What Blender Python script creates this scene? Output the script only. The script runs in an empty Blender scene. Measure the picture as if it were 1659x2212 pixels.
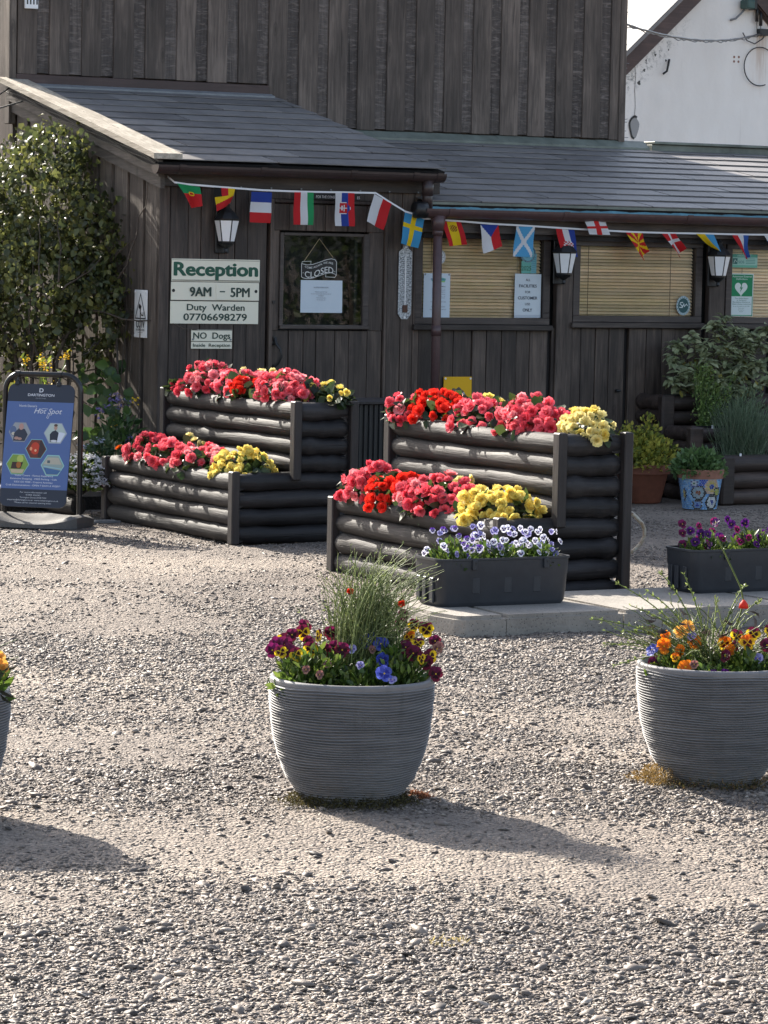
import bpy, bmesh, math, random
import numpy as np
from math import sin, cos, pi, radians, atan, tan, sqrt
from mathutils import Vector, Matrix, Quaternion, Euler, noise as mnoise

random.seed(7); rng = np.random.default_rng(7)
scene = bpy.context.scene
COL = scene.collection

# ------------------------------------------------------------------ camera, sky, sun, exposure
CAM_H = 1.65
PITCH = radians(4.582); ROLL = radians(1.15)
cam_d = bpy.data.cameras.new("camera"); cam = bpy.data.objects.new("camera", cam_d); COL.objects.link(cam)
cam_d.sensor_fit = 'HORIZONTAL'; cam_d.sensor_width = 36.0
cam_d.lens = 36.0 * 7000.0 / 1659.0
cam_d.clip_start = 0.1; cam_d.clip_end = 2000
cam.matrix_world = Matrix.Translation((0, 0, CAM_H)) @ Matrix.Rotation(pi/2 - PITCH, 4, 'X') @ Matrix.Rotation(ROLL, 4, 'Z')
scene.camera = cam

WALL_ANG = radians(29.0)
MW = Matrix.Translation((-1.469, 20.9, 0)) @ Matrix.Rotation(WALL_ANG, 4, 'Z')   # frame of the building: x along the wall, y away from it, z up

SUN_EL = radians(30.5)
sun_dir = (MW.to_3x3() @ Vector((-0.12, 1.0, 0))).normalized()
to_sun = Vector((sun_dir.x*cos(SUN_EL), sun_dir.y*cos(SUN_EL), sin(SUN_EL)))
sd = bpy.data.lights.new("sun", 'SUN'); sd.energy = 4.9; sd.angle = radians(0.55); sd.color = (1.0, 0.93, 0.82)
so = bpy.data.objects.new("sun", sd); COL.objects.link(so)
so.rotation_euler = to_sun.to_track_quat('Z', 'Y').to_euler(); so.location = (-10, 30, 20)

world = bpy.data.worlds.new("World"); scene.world = world; world.use_nodes = True
wn = world.node_tree
sky = wn.nodes.new('ShaderNodeTexSky'); sky.sky_type = 'NISHITA'; sky.sun_disc = False
sky.sun_elevation = SUN_EL; sky.sun_rotation = math.atan2(sun_dir.x, sun_dir.y)
sky.air_density = 1.0; sky.dust_density = 2.5; sky.ozone_density = 1.0
wn.nodes['Background'].inputs['Strength'].default_value = 0.122
hs_ = wn.nodes.new('ShaderNodeHueSaturation'); hs_.inputs['Saturation'].default_value = .78; wn.links.new(sky.outputs[0], hs_.inputs['Color'])   # hazy summer sky
wn.links.new(hs_.outputs[0], wn.nodes['Background'].inputs['Color'])

scene.view_settings.view_transform = 'Standard'; scene.view_settings.look = 'None'
scene.view_settings.exposure = 1.38; scene.view_settings.gamma = 1.0
scene.cycles.max_bounces = 8; scene.cycles.transparent_max_bounces = 12
scene.cycles.sample_clamp_indirect = 6.0

# ------------------------------------------------------------------ materials
class NT:
    def __init__(s, name):
        s.m = bpy.data.materials.new(name); s.m.use_nodes = True
        s.t = s.m.node_tree; s.b = s.t.nodes['Principled BSDF']
    def n(s, typ, ins=None, **props):
        nd = s.t.nodes.new(typ)
        for k, v in props.items(): setattr(nd, k, v)
        for k, v in (ins or {}).items(): s.set(nd.inputs[k], v)
        return nd
    def set(s, inp, v):
        if isinstance(v, bpy.types.NodeSocket): s.t.links.new(v, inp)
        else:
            if isinstance(v, (tuple, list)) and len(v) == 3 and inp.type == 'RGBA': v = (*v, 1)
            inp.default_value = v
    def P(s, **kw):
        for k, v in kw.items(): s.set(s.b.inputs[k.replace('_', ' ')], v)
    def attr(s, name): return s.n('ShaderNodeAttribute', attribute_name=name)
    def math(s, op, a, b=0.0): return s.n('ShaderNodeMath', {0: a, 1: b}, operation=op).outputs[0]
    def mix(s, f, a, b, mode='MIX'): return s.n('ShaderNodeMixRGB', {'Fac': f, 'Color1': a, 'Color2': b}, blend_type=mode).outputs[0]
    def ramp(s, f, stops):
        r = s.n('ShaderNodeValToRGB', {'Fac': f}); el = r.color_ramp.elements
        while len(el) < len(stops): el.new(0.5)
        for e, (p, c) in zip(el, stops):
            e.position = p; e.color = (c, c, c, 1) if not isinstance(c, tuple) else (*c, 1)
        return r.outputs['Color']
    def coords(s, scale=(1, 1, 1), rnd=None, kind='Object'):
        tc = s.n('ShaderNodeTexCoord').outputs[kind]
        mp = s.n('ShaderNodeMapping', {'Vector': tc, 'Scale': scale})
        out = mp.outputs[0]
        if rnd is not None:
            out = s.n('ShaderNodeVectorMath', {0: out, 1: s.n('ShaderNodeVectorMath', {0: rnd, 1: (37.0, 21.0, 53.0)}, operation='MULTIPLY').outputs[0]}, operation='ADD').outputs[0]
        return out
    def noise(s, vec, scale=5.0, detail=4.0, rough=0.6, dist=0.0):
        return s.n('ShaderNodeTexNoise', {'Vector': vec, 'Scale': scale, 'Detail': detail, 'Roughness': rough, 'Distortion': dist}).outputs['Fac']
    def bump(s, h, strength=0.3, dist=0.01, prev=None):
        ins = {'Height': h, 'Strength': strength, 'Distance': dist}
        if prev is not None: ins['Normal'] = prev
        return s.n('ShaderNodeBump', ins).outputs[0]

def mat_wood(name, dark, light, axis='z', rough=0.6, bump=0.35, ripple=False, spec=0.4, knots=True, hue=None, fine=1.0):
    w = NT(name); rnd = w.attr('rnd').outputs['Fac']
    st = {'z': (1, 1, .06), 'x': (.06, 1, 1), 'y': (1, .06, 1)}[axis]
    c = w.coords(st, rnd)
    g = w.noise(c, 60*fine, 6, .65, .6); g2 = w.noise(c, 14*fine, 3, .6, 1.5)
    blotch = w.noise(w.coords((1, 1, .5), rnd), 3.2, 4, .6)
    f = w.math('ADD', w.math('MULTIPLY', g, .55), w.math('MULTIPLY', g2, .45))
    f = w.math('ADD', f, w.math('MULTIPLY', w.math('SUBTRACT', blotch, .5), .5))
    f = w.math('ADD', f, w.math('MULTIPLY', w.math('SUBTRACT', rnd, .5), .17))
    col = w.ramp(f, [(.36, dark), (.53, tuple((a*1.3+b*.7)/2 for a, b in zip(dark, light))), (.70, light)])
    nrm = w.bump(g, bump, .004); nrm = w.bump(g2, bump*.6, .006, nrm)
    if ripple:
        cr = w.coords((.22, .22, 1.0), rnd)
        rp = w.noise(cr, 42, 5, .62, 1.2); rp2 = w.noise(cr, 17, 2, .5, 1.0)
        k = w.ramp(rp, [(.5, 0.0), (.72, 1.0)])
        col = w.mix(w.math('MULTIPLY', k, .6), col, tuple(x*1.9 for x in light))
        nrm = w.bump(w.math('ADD', rp, rp2), .9, .01, nrm)
    ck = w.ramp(w.noise(w.coords({'z': (1, 1, .035), 'x': (.035, 1, 1), 'y': (1, .035, 1)}[axis], rnd), 34*fine, 3, .6, .8), [(.30, 1.0), (.345, 0.0)])
    col = w.mix(w.math('MULTIPLY', ck, .75), col, tuple(x*.35 for x in dark)); nrm = w.bump(w.math('SUBTRACT', 1.0, ck), .5, .004, nrm)
    if knots:
        v = w.n('ShaderNodeTexVoronoi', {'Vector': w.coords((5.5, 5.5, 2.0), rnd), 'Scale': 1.0, 'Randomness': 1.0})
        kd = w.ramp(v.outputs['Distance'], [(.05, 1.0), (.075, .25), (.1, .7), (.13, 0.0)])
        col = w.mix(w.math('MULTIPLY', kd, .55), col, tuple(x*.45 for x in dark))
    w.P(Base_Color=col, Roughness=w.math('ADD', w.math('MULTIPLY', g2, .25), rough-.12), Normal=nrm, Specular_IOR_Level=spec)
    return w.m

def mat_flat(name, col, rough=0.5, metal=0.0, spec=0.5, nscale=30.0, var=0.12, bump=0.1, bdist=.003):
    w = NT(name); c = w.coords()
    f = w.noise(c, nscale, 5, .6); f2 = w.noise(c, nscale*.12, 3, .6)
    k = w.ramp(w.math('ADD', w.math('MULTIPLY', f, .5), w.math('MULTIPLY', f2, .5)), [(.3, 1-var*2), (.7, 1+var)])
    w.P(Base_Color=w.mix(1.0, col, k, 'MULTIPLY'), Roughness=rough, Metallic=metal, Specular_IOR_Level=spec, Normal=w.bump(f, bump, bdist))
    return w.m

def mat_col(name, rough=0.5, trans=0.0, spec=0.3, var=.15, bump=0.0, sheen=0.0, nscale=40):
    """colour from the face attribute 'col', value jittered by 'rnd'"""
    w = NT(name); c = w.attr('col').outputs['Color']; rnd = w.attr('rnd').outputs['Fac']
    no = w.noise(w.coords(), nscale, 3, .6)
    k = w.math('ADD', w.math('MULTIPLY', rnd, 2*var), w.math('MULTIPLY', no, var)); k = w.math('ADD', k, 1-1.5*var)
    col = w.n('ShaderNodeVectorMath', {0: c, 3: k}, operation='SCALE').outputs[0]
    w.P(Base_Color=col, Roughness=rough, Specular_IOR_Level=spec)
    if bump: w.P(Normal=w.bump(no, bump, .004))
    if trans:
        tr = w.n('ShaderNodeBsdfTranslucent', {'Color': col})
        mx = w.n('ShaderNodeMixShader', {0: trans, 1: w.b.outputs[0], 2: tr.outputs[0]})
        w.t.links.new(mx.outputs[0], w.t.nodes['Material Output'].inputs['Surface'])
    return w.m

M = {}
M['wood_up'] = mat_wood('upper cladding wood', (.060, .046, .038), (.205, .160, .132), rough=.62, bump=.5, spec=.35)
M['wood_rip'] = mat_wood('sawn recessed boards', (.058, .047, .042), (.160, .132, .116), rough=.66, bump=.3, ripple=True, spec=.3, knots=False)
M['wood_dk'] = mat_wood('dark stained boards', (.027, .019, .016), (.135, .100, .080), rough=.55, bump=.5)
M['wood_side'] = mat_wood('weathered side boards', (.066, .052, .043), (.24, .195, .16), rough=.7, bump=.6)
M['wood_gap'] = mat_wood('recessed dark wood', (.012, .010, .010), (.026, .021, .020), rough=.7, knots=False)
M['wood_barge'] = mat_wood('bleached barge board', (.26, .22, .17), (.55, .49, .40), axis='y', rough=.75, bump=.7)
M['wood_fascia'] = mat_wood('grey fascia wood', (.055, .046, .040), (.175, .150, .130), axis='y', rough=.75, bump=.6)
M['wood_x'] = mat_wood('dark fascia wood', (.030, .023, .020), (.088, .070, .060), axis='x', rough=.6)
M['wood_frame'] = mat_wood('window frame wood', (.042, .032, .029), (.100, .080, .070), axis='x', rough=.5, knots=False, bump=.25)
M['wood_red'] = mat_wood('red brown trim', (.060, .038, .034), (.110, .072, .064), axis='x', rough=.55, knots=False, bump=.25)
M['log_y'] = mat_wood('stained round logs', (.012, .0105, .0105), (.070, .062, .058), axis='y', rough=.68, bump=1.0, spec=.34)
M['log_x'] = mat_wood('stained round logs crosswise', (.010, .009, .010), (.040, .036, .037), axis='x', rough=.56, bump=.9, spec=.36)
M['post'] = mat_wood('stained square posts', (.020, .016, .016), (.060, .050, .048), axis='z', rough=.55, bump=.35, knots=False)
M['log_br'] = mat_wood('brown herb bed logs', (.030, .021, .018), (.090, .062, .050), axis='x', rough=.55, bump=.5)
M['slate'] = None
w = NT('roof slates'); rnd = w.attr('rnd').outputs['Fac']; c = w.coords((1, 1, 1), rnd)
f = w.noise(c, 9, 6, .65); f2 = w.noise(c, 120, 3, .6)
col = w.ramp(w.math('ADD', w.math('MULTIPLY', f, .75), w.math('MULTIPLY', w.math('SUBTRACT', rnd, .35), .34)), [(.2, (.135, .127, .125)), (.8, (.275, .256, .246))])
w.P(Base_Color=col, Roughness=w.math('ADD', w.math('MULTIPLY', f, .2), .48), Normal=w.bump(f2, .12, .003, w.bump(f, .2, .01)), Specular_IOR_Level=.5); M['slate'] = w.m
M['gutter_br'] = mat_flat('brown plastic gutter', (.045, .030, .029), .38, spec=.5, var=.15, bump=.04)
M['gutter_pl'] = mat_flat('purple brown plastic gutter', (.090, .052, .052), .36, spec=.5, var=.15, bump=.04)
M['black'] = mat_flat('black plastic', (.012, .012, .013), .4, var=.15)
M['iron'] = mat_flat('black iron', (.014, .014, .015), .45, metal=.0, var=.2, bump=.3)
M['opal'] = mat_flat('opal lamp glass', (.80, .80, .80), .25, var=.02, bump=.0)
M['lead'] = mat_flat('lead flashing', (.22, .23, .24), .5, var=.2, bump=.3, nscale=12)
M['lead_gr'] = mat_flat('greenish flashing', (.17, .19, .16), .5, var=.3, bump=.3, nscale=9)
M['blue_felt'] = mat_flat('blue roofing membrane', (.10, .27, .36), .5, var=.25, bump=.5, bdist=.01, nscale=14)
M['terracotta'] = mat_flat('terracotta', (.24, .085, .050), .7, var=.15, bump=.15)
M['terracotta2'] = mat_flat('pale terracotta', (.33, .15, .10), .75, var=.12, bump=.15)
M['soil'] = mat_flat('potting soil', (.022, .016, .012), .95, var=.4, bump=1.0, bdist=.02, nscale=60)
M['trough'] = mat_flat('anthracite plastic', (.030, .033, .040), .5, spec=.4, var=.12, bump=.06)
M['paint'] = mat_col('painted', .45, spec=.4, var=.06)
M['paper'] = mat_col('paper', .6, spec=.3, var=.03)
M['cloth'] = mat_col('flag cloth', .75, trans=.25, spec=.15, var=.05)
M['leaf'] = mat_col('leaves', .38, trans=.42, spec=.5, var=.32)
M['leaf_dull'] = mat_col('dull leaves', .6, trans=.35, spec=.25, var=.30)
M['petal'] = mat_col('petals', .55, trans=.36, spec=.25, var=.22)
M['stem'] = mat_col('stems', .6, trans=.15, spec=.3, var=.3)
M['mosaic'] = mat_col('mosaic tiles', .22, spec=.6, var=.15)
M['tube_rust'] = None
w = NT('rusty cream tube'); c = w.coords(); f = w.noise(c, 30, 5, .7)
w.P(Base_Color=w.ramp(f, [(.42, (.42, .39, .32)), (.56, (.30, .22, .14)), (.66, (.13, .06, .03))]), Roughness=.5, Normal=w.bump(f, .3, .003)); M['tube_rust'] = w.m
M['galv'] = None
w = NT('mottled galvanised plate'); f = w.noise(w.coords(), 90, 4, .7); f2 = w.noise(w.coords(), 14, 3, .6)
w.P(Base_Color=w.ramp(f, [(.38, (.12, .13, .14)), (.5, (.38, .40, .42)), (.62, (.62, .64, .66))]), Roughness=.45, Normal=w.bump(f, .2, .002), Metallic=.2); M['galv'] = w.m
# window pane: clear with a thin Fresnel reflection
w = NT('window pane'); lw = w.n('ShaderNodeFresnel', {'IOR': 1.45})
gl = w.n('ShaderNodeBsdfGlossy', {'Color': (1, 1, 1), 'Roughness': .015}); tp = w.n('ShaderNodeBsdfTransparent', {'Color': (.93, .95, .94)})
mx = w.n('ShaderNodeMixShader', {0: lw.outputs[0], 1: tp.outputs[0], 2: gl.outputs[0]})
w.t.links.new(mx.outputs[0], w.t.nodes['Material Output'].inputs['Surface']); M['pane'] = w.m
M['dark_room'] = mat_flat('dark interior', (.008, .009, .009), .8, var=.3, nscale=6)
M['blind'] = mat_col('bamboo blind', .5, trans=.15, spec=.35, var=.22, nscale=14)
# white render with moss, streaks and rust
w = NT('white render'); c = w.coords(); f = w.noise(c, 26, 5, .65); f2 = w.noise(w.coords((1, 1, .35)), 1.3, 5, .6); st = w.noise(w.coords((2.2, 2.2, .16)), 3.0, 5, .7)
col = w.ramp(f2, [(.3, (.76, .725, .68)), (.6, (.88, .85, .81))])
col = w.mix(w.ramp(st, [(.60, 0.0), (.78, .35)]), col, (.42, .40, .37))
sep = w.n('ShaderNodeSeparateXYZ', {0: w.n('ShaderNodeTexCoord').outputs['Object']})
dv = w.math('SUBTRACT', w.math('MULTIPLY', w.math('SUBTRACT', sep.outputs[0], 9.375), .9), w.math('SUBTRACT', sep.outputs[2], 3.50))   # below the left verge
band = w.ramp(w.math('ABSOLUTE', w.math('SUBTRACT', dv, .11)), [(.0, 1.0), (.20, 0.0)])
m1 = w.ramp(w.noise(c, 16, 8, .75), [(.50, 0.0), (.60, 1.0)])
fade = w.ramp(sep.outputs[0], [(.0, 0.0), (1.0, 1.0)])
lim = w.n('ShaderNodeMapRange', {0: sep.outputs[0], 1: 9.75, 2: 10.25, 3: 1.0, 4: 0.0}).outputs[0]
mk = w.math('MULTIPLY', w.math('MULTIPLY', band, m1), lim)
col = w.mix(w.math('MULTIPLY', mk, .8), col, (.10, .10, .09))
rx = w.n('ShaderNodeMapRange', {0: w.math('ABSOLUTE', w.math('SUBTRACT', sep.outputs[0], 11.06)), 1: .0, 2: .16, 3: 1.0, 4: 0.0}).outputs[0]
rz = w.n('ShaderNodeMapRange', {0: sep.outputs[2], 1: 3.30, 2: 3.98, 3: 0.0, 4: 1.0}).outputs[0]
rz2 = w.n('ShaderNodeMapRange', {0: sep.outputs[2], 1: 3.98, 2: 4.03, 3: 1.0, 4: 0.0}).outputs[0]
rust = w.math('MULTIPLY', w.math('MULTIPLY', w.math('MULTIPLY', rx, rz), rz2), w.ramp(w.noise(w.coords((6, 6, .5)), 5, 3, .6), [(.35, .2), (.65, 1.0)]))
col = w.mix(w.math('MULTIPLY', rust, .85), col, (.36, .20, .09))
w.P(Base_Color=col, Roughness=.85, Normal=w.bump(f, .35, .01, w.bump(w.noise(c, 4, 3, .5), .3, .03)), Specular_IOR_Level=.2); M['render'] = w.m
M['pinkwall'] = mat_flat('pinkish brick', (.20, .13, .115), .85, var=.3, bump=.4, bdist=.01, nscale=14)
M['bark'] = mat_flat('bark', (.085, .065, .05), .85, var=.35, bump=.8, bdist=.01, nscale=50)
# ground: compacted stone dust
def ground_color(w):
    c = w.coords((1, 1, 1))
    big = w.noise(c, .55, 5, .62); mid = w.noise(c, 5, 5, .65); fine = w.noise(c, 90, 4, .7)
    return c, big, mid, fine
w = NT('stone dust ground'); c, big, mid, fine = ground_color(w)
f = w.math('ADD', w.math('MULTIPLY', big, .55), w.math('ADD', w.math('MULTIPLY', mid, .25), w.math('MULTIPLY', fine, .2)))
col = w.ramp(f, [(.36, (.155, .129, .112)), (.5, (.24, .20, .168)), (.62, (.36, .30, .245))])
vo = w.n('ShaderNodeTexVoronoi', {'Vector': c, 'Scale': 95.0}); vo2 = w.n('ShaderNodeTexVoronoi', {'Vector': c, 'Scale': 38.0})
pc = w.n('ShaderNodeSeparateColor', {0: vo.outputs['Color']}).outputs[0]
col = w.mix(.55, col, w.mix(1.0, col, w.ramp(pc, [(.0, .55), (1.0, 1.5)]), 'MULTIPLY'))
h = w.math('ADD', w.math('MULTIPLY', vo.outputs['Distance'], -1.1), w.math('MULTIPLY', vo2.outputs['Distance'], -1.2))
nrm = w.bump(h, 1.0, .014); nrm = w.bump(fine, .4, .006, nrm)
w.P(Base_Color=col, Roughness=.78, Normal=nrm, Specular_IOR_Level=.3); M['ground'] = w.m
w = NT('gravel stone'); rnd = w.attr('rnd').outputs['Fac']; c = w.coords()
f = w.noise(c, 60, 4, .65)
col = w.ramp(rnd, [(.0, (.060, .050, .044)), (.3, (.115, .095, .082)), (.6, (.172, .142, .121)), (.85, (.25, .205, .168)), (1.0, (.36, .31, .265))])
col = w.mix(.5, col, w.mix(1.0, col, w.ramp(f, [(.3, .6), (.7, 1.4)]), 'MULTIPLY'))
w.P(Base_Color=col, Roughness=.60, Normal=w.bump(f, .35, .005), Specular_IOR_Level=.36); M['stone'] = w.m
w = NT('kerb concrete'); c = w.coords(); f = w.noise(c, 40, 6, .7); v = w.n('ShaderNodeTexVoronoi', {'Vector': c, 'Scale': 75.0})
b2 = w.noise(c, 3, 4, .6)
col = w.ramp(w.math('ADD', w.math('MULTIPLY', f, .4), w.math('MULTIPLY', b2, .6)), [(.3, (.19, .17, .148)), (.7, (.33, .30, .262))])
col = w.mix(w.ramp(v.outputs['Distance'], [(.12, .9), (.26, 0.0)]), col, (.06, .055, .05))
w.P(Base_Color=col, Roughness=.9, Normal=w.bump(w.math('ADD', f, v.outputs['Distance']), .5, .004)); M['kerb'] = w.m
# ribbed pot
w = NT('ribbed grey pot'); c = w.coords(); f = w.noise(c, 3, 4, .6); g = w.noise(w.coords((1, 1, 6)), 9, 5, .65)
w.P(Base_Color=w.ramp(w.math('ADD', w.math('MULTIPLY', f, .5), w.math('MULTIPLY', g, .5)), [(.3, (.140, .137, .141)), (.7, (.240, .234, .237))]), Roughness=.6, Specular_IOR_Level=.35, Normal=w.bump(w.noise(w.coords((1, 1, 25)), 6, 4, .7), .35, .004)); M['pot'] = w.m
stk = w.noise(w.coords((1, 1, .10)), 22, 5, .7); spl = w.math('MULTIPLY', w.ramp(w.noise(c, 34, 6, .7), [(.50, 0.0), (.62, 1.0)]), w.n('ShaderNodeMapRange', {0: w.n('ShaderNodeSeparateXYZ', {0: w.n('ShaderNodeTexCoord').outputs['Object']}).outputs[2], 1: .02, 2: .11, 3: 1.0, 4: 0.0}).outputs[0])
bc = w.b.inputs['Base Color'].links[0].from_socket
bc = w.mix(w.ramp(stk, [(.56, 0.0), (.72, .45)]), bc, (.10, .095, .09)); w.P(Base_Color=w.mix(w.math('MULTIPLY', spl, .7), bc, (.26, .22, .18)))

# ------------------------------------------------------------------ mesh building
class MB:
    def __init__(s): s.v, s.f, s.c, s.r, s.m = [], [], [], [], []
    def add(s, verts, faces, col=(.5, .5, .5), rnd=None, mi=0):
        o = len(s.v); s.v += [tuple(p) for p in verts]
        if rnd is None: rnd = random.random()
        for fc in faces:
            s.f.append(tuple(i+o for i in fc)); s.c.append(col); s.r.append(rnd); s.m.append(mi)
        return s
    def box(s, x0, x1, y0, y1, z0, z1, col=(.5, .5, .5), rnd=None, mi=0, bev=0.0):
        if bev <= 0:
            v = [(x0,y0,z0),(x1,y0,z0),(x1,y1,z0),(x0,y1,z0),(x0,y0,z1),(x1,y0,z1),(x1,y1,z1),(x0,y1,z1)]
            return s.add(v, [(0,3,2,1),(4,5,6,7),(0,1,5,4),(1,2,6,5),(2,3,7,6),(3,0,4,7)], col, rnd, mi)
        b = min(bev, (x1-x0)*.45, (y1-y0)*.45, (z1-z0)*.45)
        bm = bmesh.new(); bmesh.ops.create_cube(bm, size=1)
        for q in bm.verts: q.co = Vector(((x0+x1)/2+q.co.x*(x1-x0), (y0+y1)/2+q.co.y*(y1-y0), (z0+z1)/2+q.co.z*(z1-z0)))
        bmesh.ops.bevel(bm, geom=bm.edges[:], offset=b, segments=1, affect='EDGES')
        bm.verts.index_update()
        s.add([q.co for q in bm.verts], [[q.index for q in f.verts] for f in bm.faces], col, rnd, mi); bm.free(); return s
    def tube(s, path, r, n=8, col=(.5,.5,.5), rnd=None, mi=0, cap=True):
        path = [Vector(p) for p in path]; rr = r if isinstance(r, (list, tuple)) else [r]*len(path)
        V, F = [], []; ref = None
        for i, p in enumerate(path):
            t = (path[min(i+1, len(path)-1)] - path[max(i-1, 0)])
            if t.length < 1e-9: t = Vector((0,0,1))
            t.normalize()
            if ref is None: ref = Vector((0,0,1)) if abs(t.z) < .9 else Vector((1,0,0))
            a = t.cross(ref).normalized(); b = a.cross(t); ref = b
            for k in range(n):
                an = 2*pi*k/n; V.append(p + (a*cos(an) + b*sin(an))*rr[i])
        for i in range(len(path)-1):
            for k in range(n):
                F.append((i*n+k, i*n+(k+1) % n, (i+1)*n+(k+1) % n, (i+1)*n+k))
        if cap: F.append(tuple(range(n))[::-1]); F.append(tuple(range((len(path)-1)*n, len(path)*n)))
        return s.add(V, F, col, rnd, mi)
    def lathe(s, prof, n=32, c=(0,0), col=(.5,.5,.5), rnd=None, mi=0, cap0=False, cap1=False):
        V, F = [], []
        for (r, z) in prof:
            for k in range(n): V.append((c[0]+r*cos(2*pi*k/n), c[1]+r*sin(2*pi*k/n), z))
        for i in range(len(prof)-1):
            for k in range(n): F.append((i*n+k, i*n+(k+1) % n, (i+1)*n+(k+1) % n, (i+1)*n+k))
        if cap0: F.append(tuple(range(n))[::-1])
        if cap1: F.append(tuple(range((len(prof)-1)*n, len(prof)*n)))
        return s.add(V, F, col, rnd, mi)
    def prism(s, pts, d0, d1, plane='xz', col=(.5,.5,.5), rnd=None, mi=0):
        """polygon pts (ccw) in a plane, extruded along the third axis from d0 to d1"""
        def P(p, d): return {'xz': (p[0], d, p[1]), 'yz': (d, p[0], p[1]), 'xy': (p[0], p[1], d)}[plane]
        n = len(pts); V = [P(p, d0) for p in pts] + [P(p, d1) for p in pts]
        F = [tuple(range(n)), tuple(range(n, 2*n))[::-1]] + [(i, i+n, (i+1) % n + n, (i+1) % n) for i in range(n)]
        return s.add(V, F, col, rnd, mi)
    def poly(s, pts, y, col=(.5,.5,.5), rnd=.5, mi=0):
        """flat polygon facing -y"""
        return s.add([(p[0], y, p[1]) for p in pts], [tuple(range(len(pts)))], col, rnd, mi)
    def build(s, name, mats, parent=None, smooth=False):
        me = bpy.data.meshes.new(name); me.from_pydata(s.v, [], s.f)
        for mt in (mats if isinstance(mats, (list, tuple)) else [mats]): me.materials.append(mt)
        nf = len(me.polygons)
        if nf == len(s.f):
            a = me.attributes.new('rnd', 'FLOAT', 'FACE'); a.data.foreach_set('value', np.array(s.r, 'f'))
            a = me.attributes.new('col', 'FLOAT_COLOR', 'FACE')
            cc = np.ones((nf, 4), 'f'); cc[:, :3] = np.array([c[:3] for c in s.c], 'f').reshape(-1, 3); a.data.foreach_set('color', cc.ravel())
            me.polygons.foreach_set('material_index', np.array(s.m, 'i'))
        if smooth: me.polygons.foreach_set('use_smooth', np.ones(nf, bool))
        me.update()
        bm = bmesh.new(); bm.from_mesh(me); bmesh.ops.recalc_face_normals(bm, faces=bm.faces[:]) if s.recalc else None; bm.to_mesh(me); bm.free()
        if smooth == 'auto':
            try: me.set_sharp_from_angle(angle=radians(38))
            except Exception: pass
        return link(name, me, parent)
    recalc = True

def link(name, me, parent=None):
    o = bpy.data.objects.new(name, me); COL.objects.link(o)
    if parent is not None: o.parent = parent
    return o

def tag(o, label, cat, group=None, kind=None):
    if label: o['label'] = label
    if cat: o['category'] = cat
    if group: o['group'] = group
    if kind: o['kind'] = kind
    return o

def thing(name, label, cat, a, b, z=0.0, rot=0.0, group=None, frame=True):
    """an Empty at the thing's base: a along the wall, b in front of it"""
    o = bpy.data.objects.new(name, None); COL.objects.link(o); o.empty_display_size = .1
    o.matrix_world = (MW @ Matrix.Translation((a, -b, z)) if frame else Matrix.Translation((a, b, z))) @ Matrix.Rotation(rot, 4, 'Z')
    return tag(o, label, cat, group)

def single(name, mb, mats, label, cat, a, b, z=0.0, rot=0.0, group=None, smooth=False, kind=None):
    o = mb.build(name, mats, None, smooth); o.matrix_world = MW @ Matrix.Translation((a, -b, z)) @ Matrix.Rotation(rot, 4, 'Z')
    return tag(o, label, cat, group, kind)

_cur = bpy.data.curves.new('lettering_source', 'FONT'); _to = bpy.data.objects.new('lettering_source', _cur); COL.objects.link(_to)
def text(mb, s, x, z, h, y, col=(.02, .02, .02), bold=0.0, width=None, align='CENTER', shear=0.0, space=1.0, mi=0, heavy=0.0):
    if heavy:   # heavier strokes: the same letters laid again, shifted by a fraction of a millimetre and 0.15 mm apart
        for q, (dx, dz) in enumerate(((-1, 0), (1, 0), (0, 1), (0, -1))): text(mb, s, x+dx*heavy, z+dz*heavy*.5, h, y-.00015*(q+1), col, bold, width, align, shear, space, mi)
    """lettering as flat faces facing -y; h = capital height; width = exact width"""
    _cur.body = s; _cur.size = 1.0; _cur.offset = bold; _cur.shear = shear; _cur.space_character = space; _cur.resolution_u = 3
    _cur.align_x = 'LEFT'
    bpy.context.view_layer.update()
    dg = bpy.context.evaluated_depsgraph_get(); me = bpy.data.meshes.new_from_object(_to.evaluated_get(dg))
    vs = [v.co.copy() for v in me.vertices]; fs = [tuple(p.vertices) for p in me.polygons]
    bpy.data.meshes.remove(me)
    if not vs: return mb
    x0 = min(v.x for v in vs); x1 = max(v.x for v in vs)
    k = h/.73; kx = k if width is None else width/max(1e-6, x1-x0)
    w = (x1-x0)*kx
    ox = x - {'CENTER': w/2, 'LEFT': 0, 'RIGHT': w}[align]
    mb.add([(ox+(v.x-x0)*kx, y, z+v.y*k) for v in vs], fs, col, .5, mi)
    return mb

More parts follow.
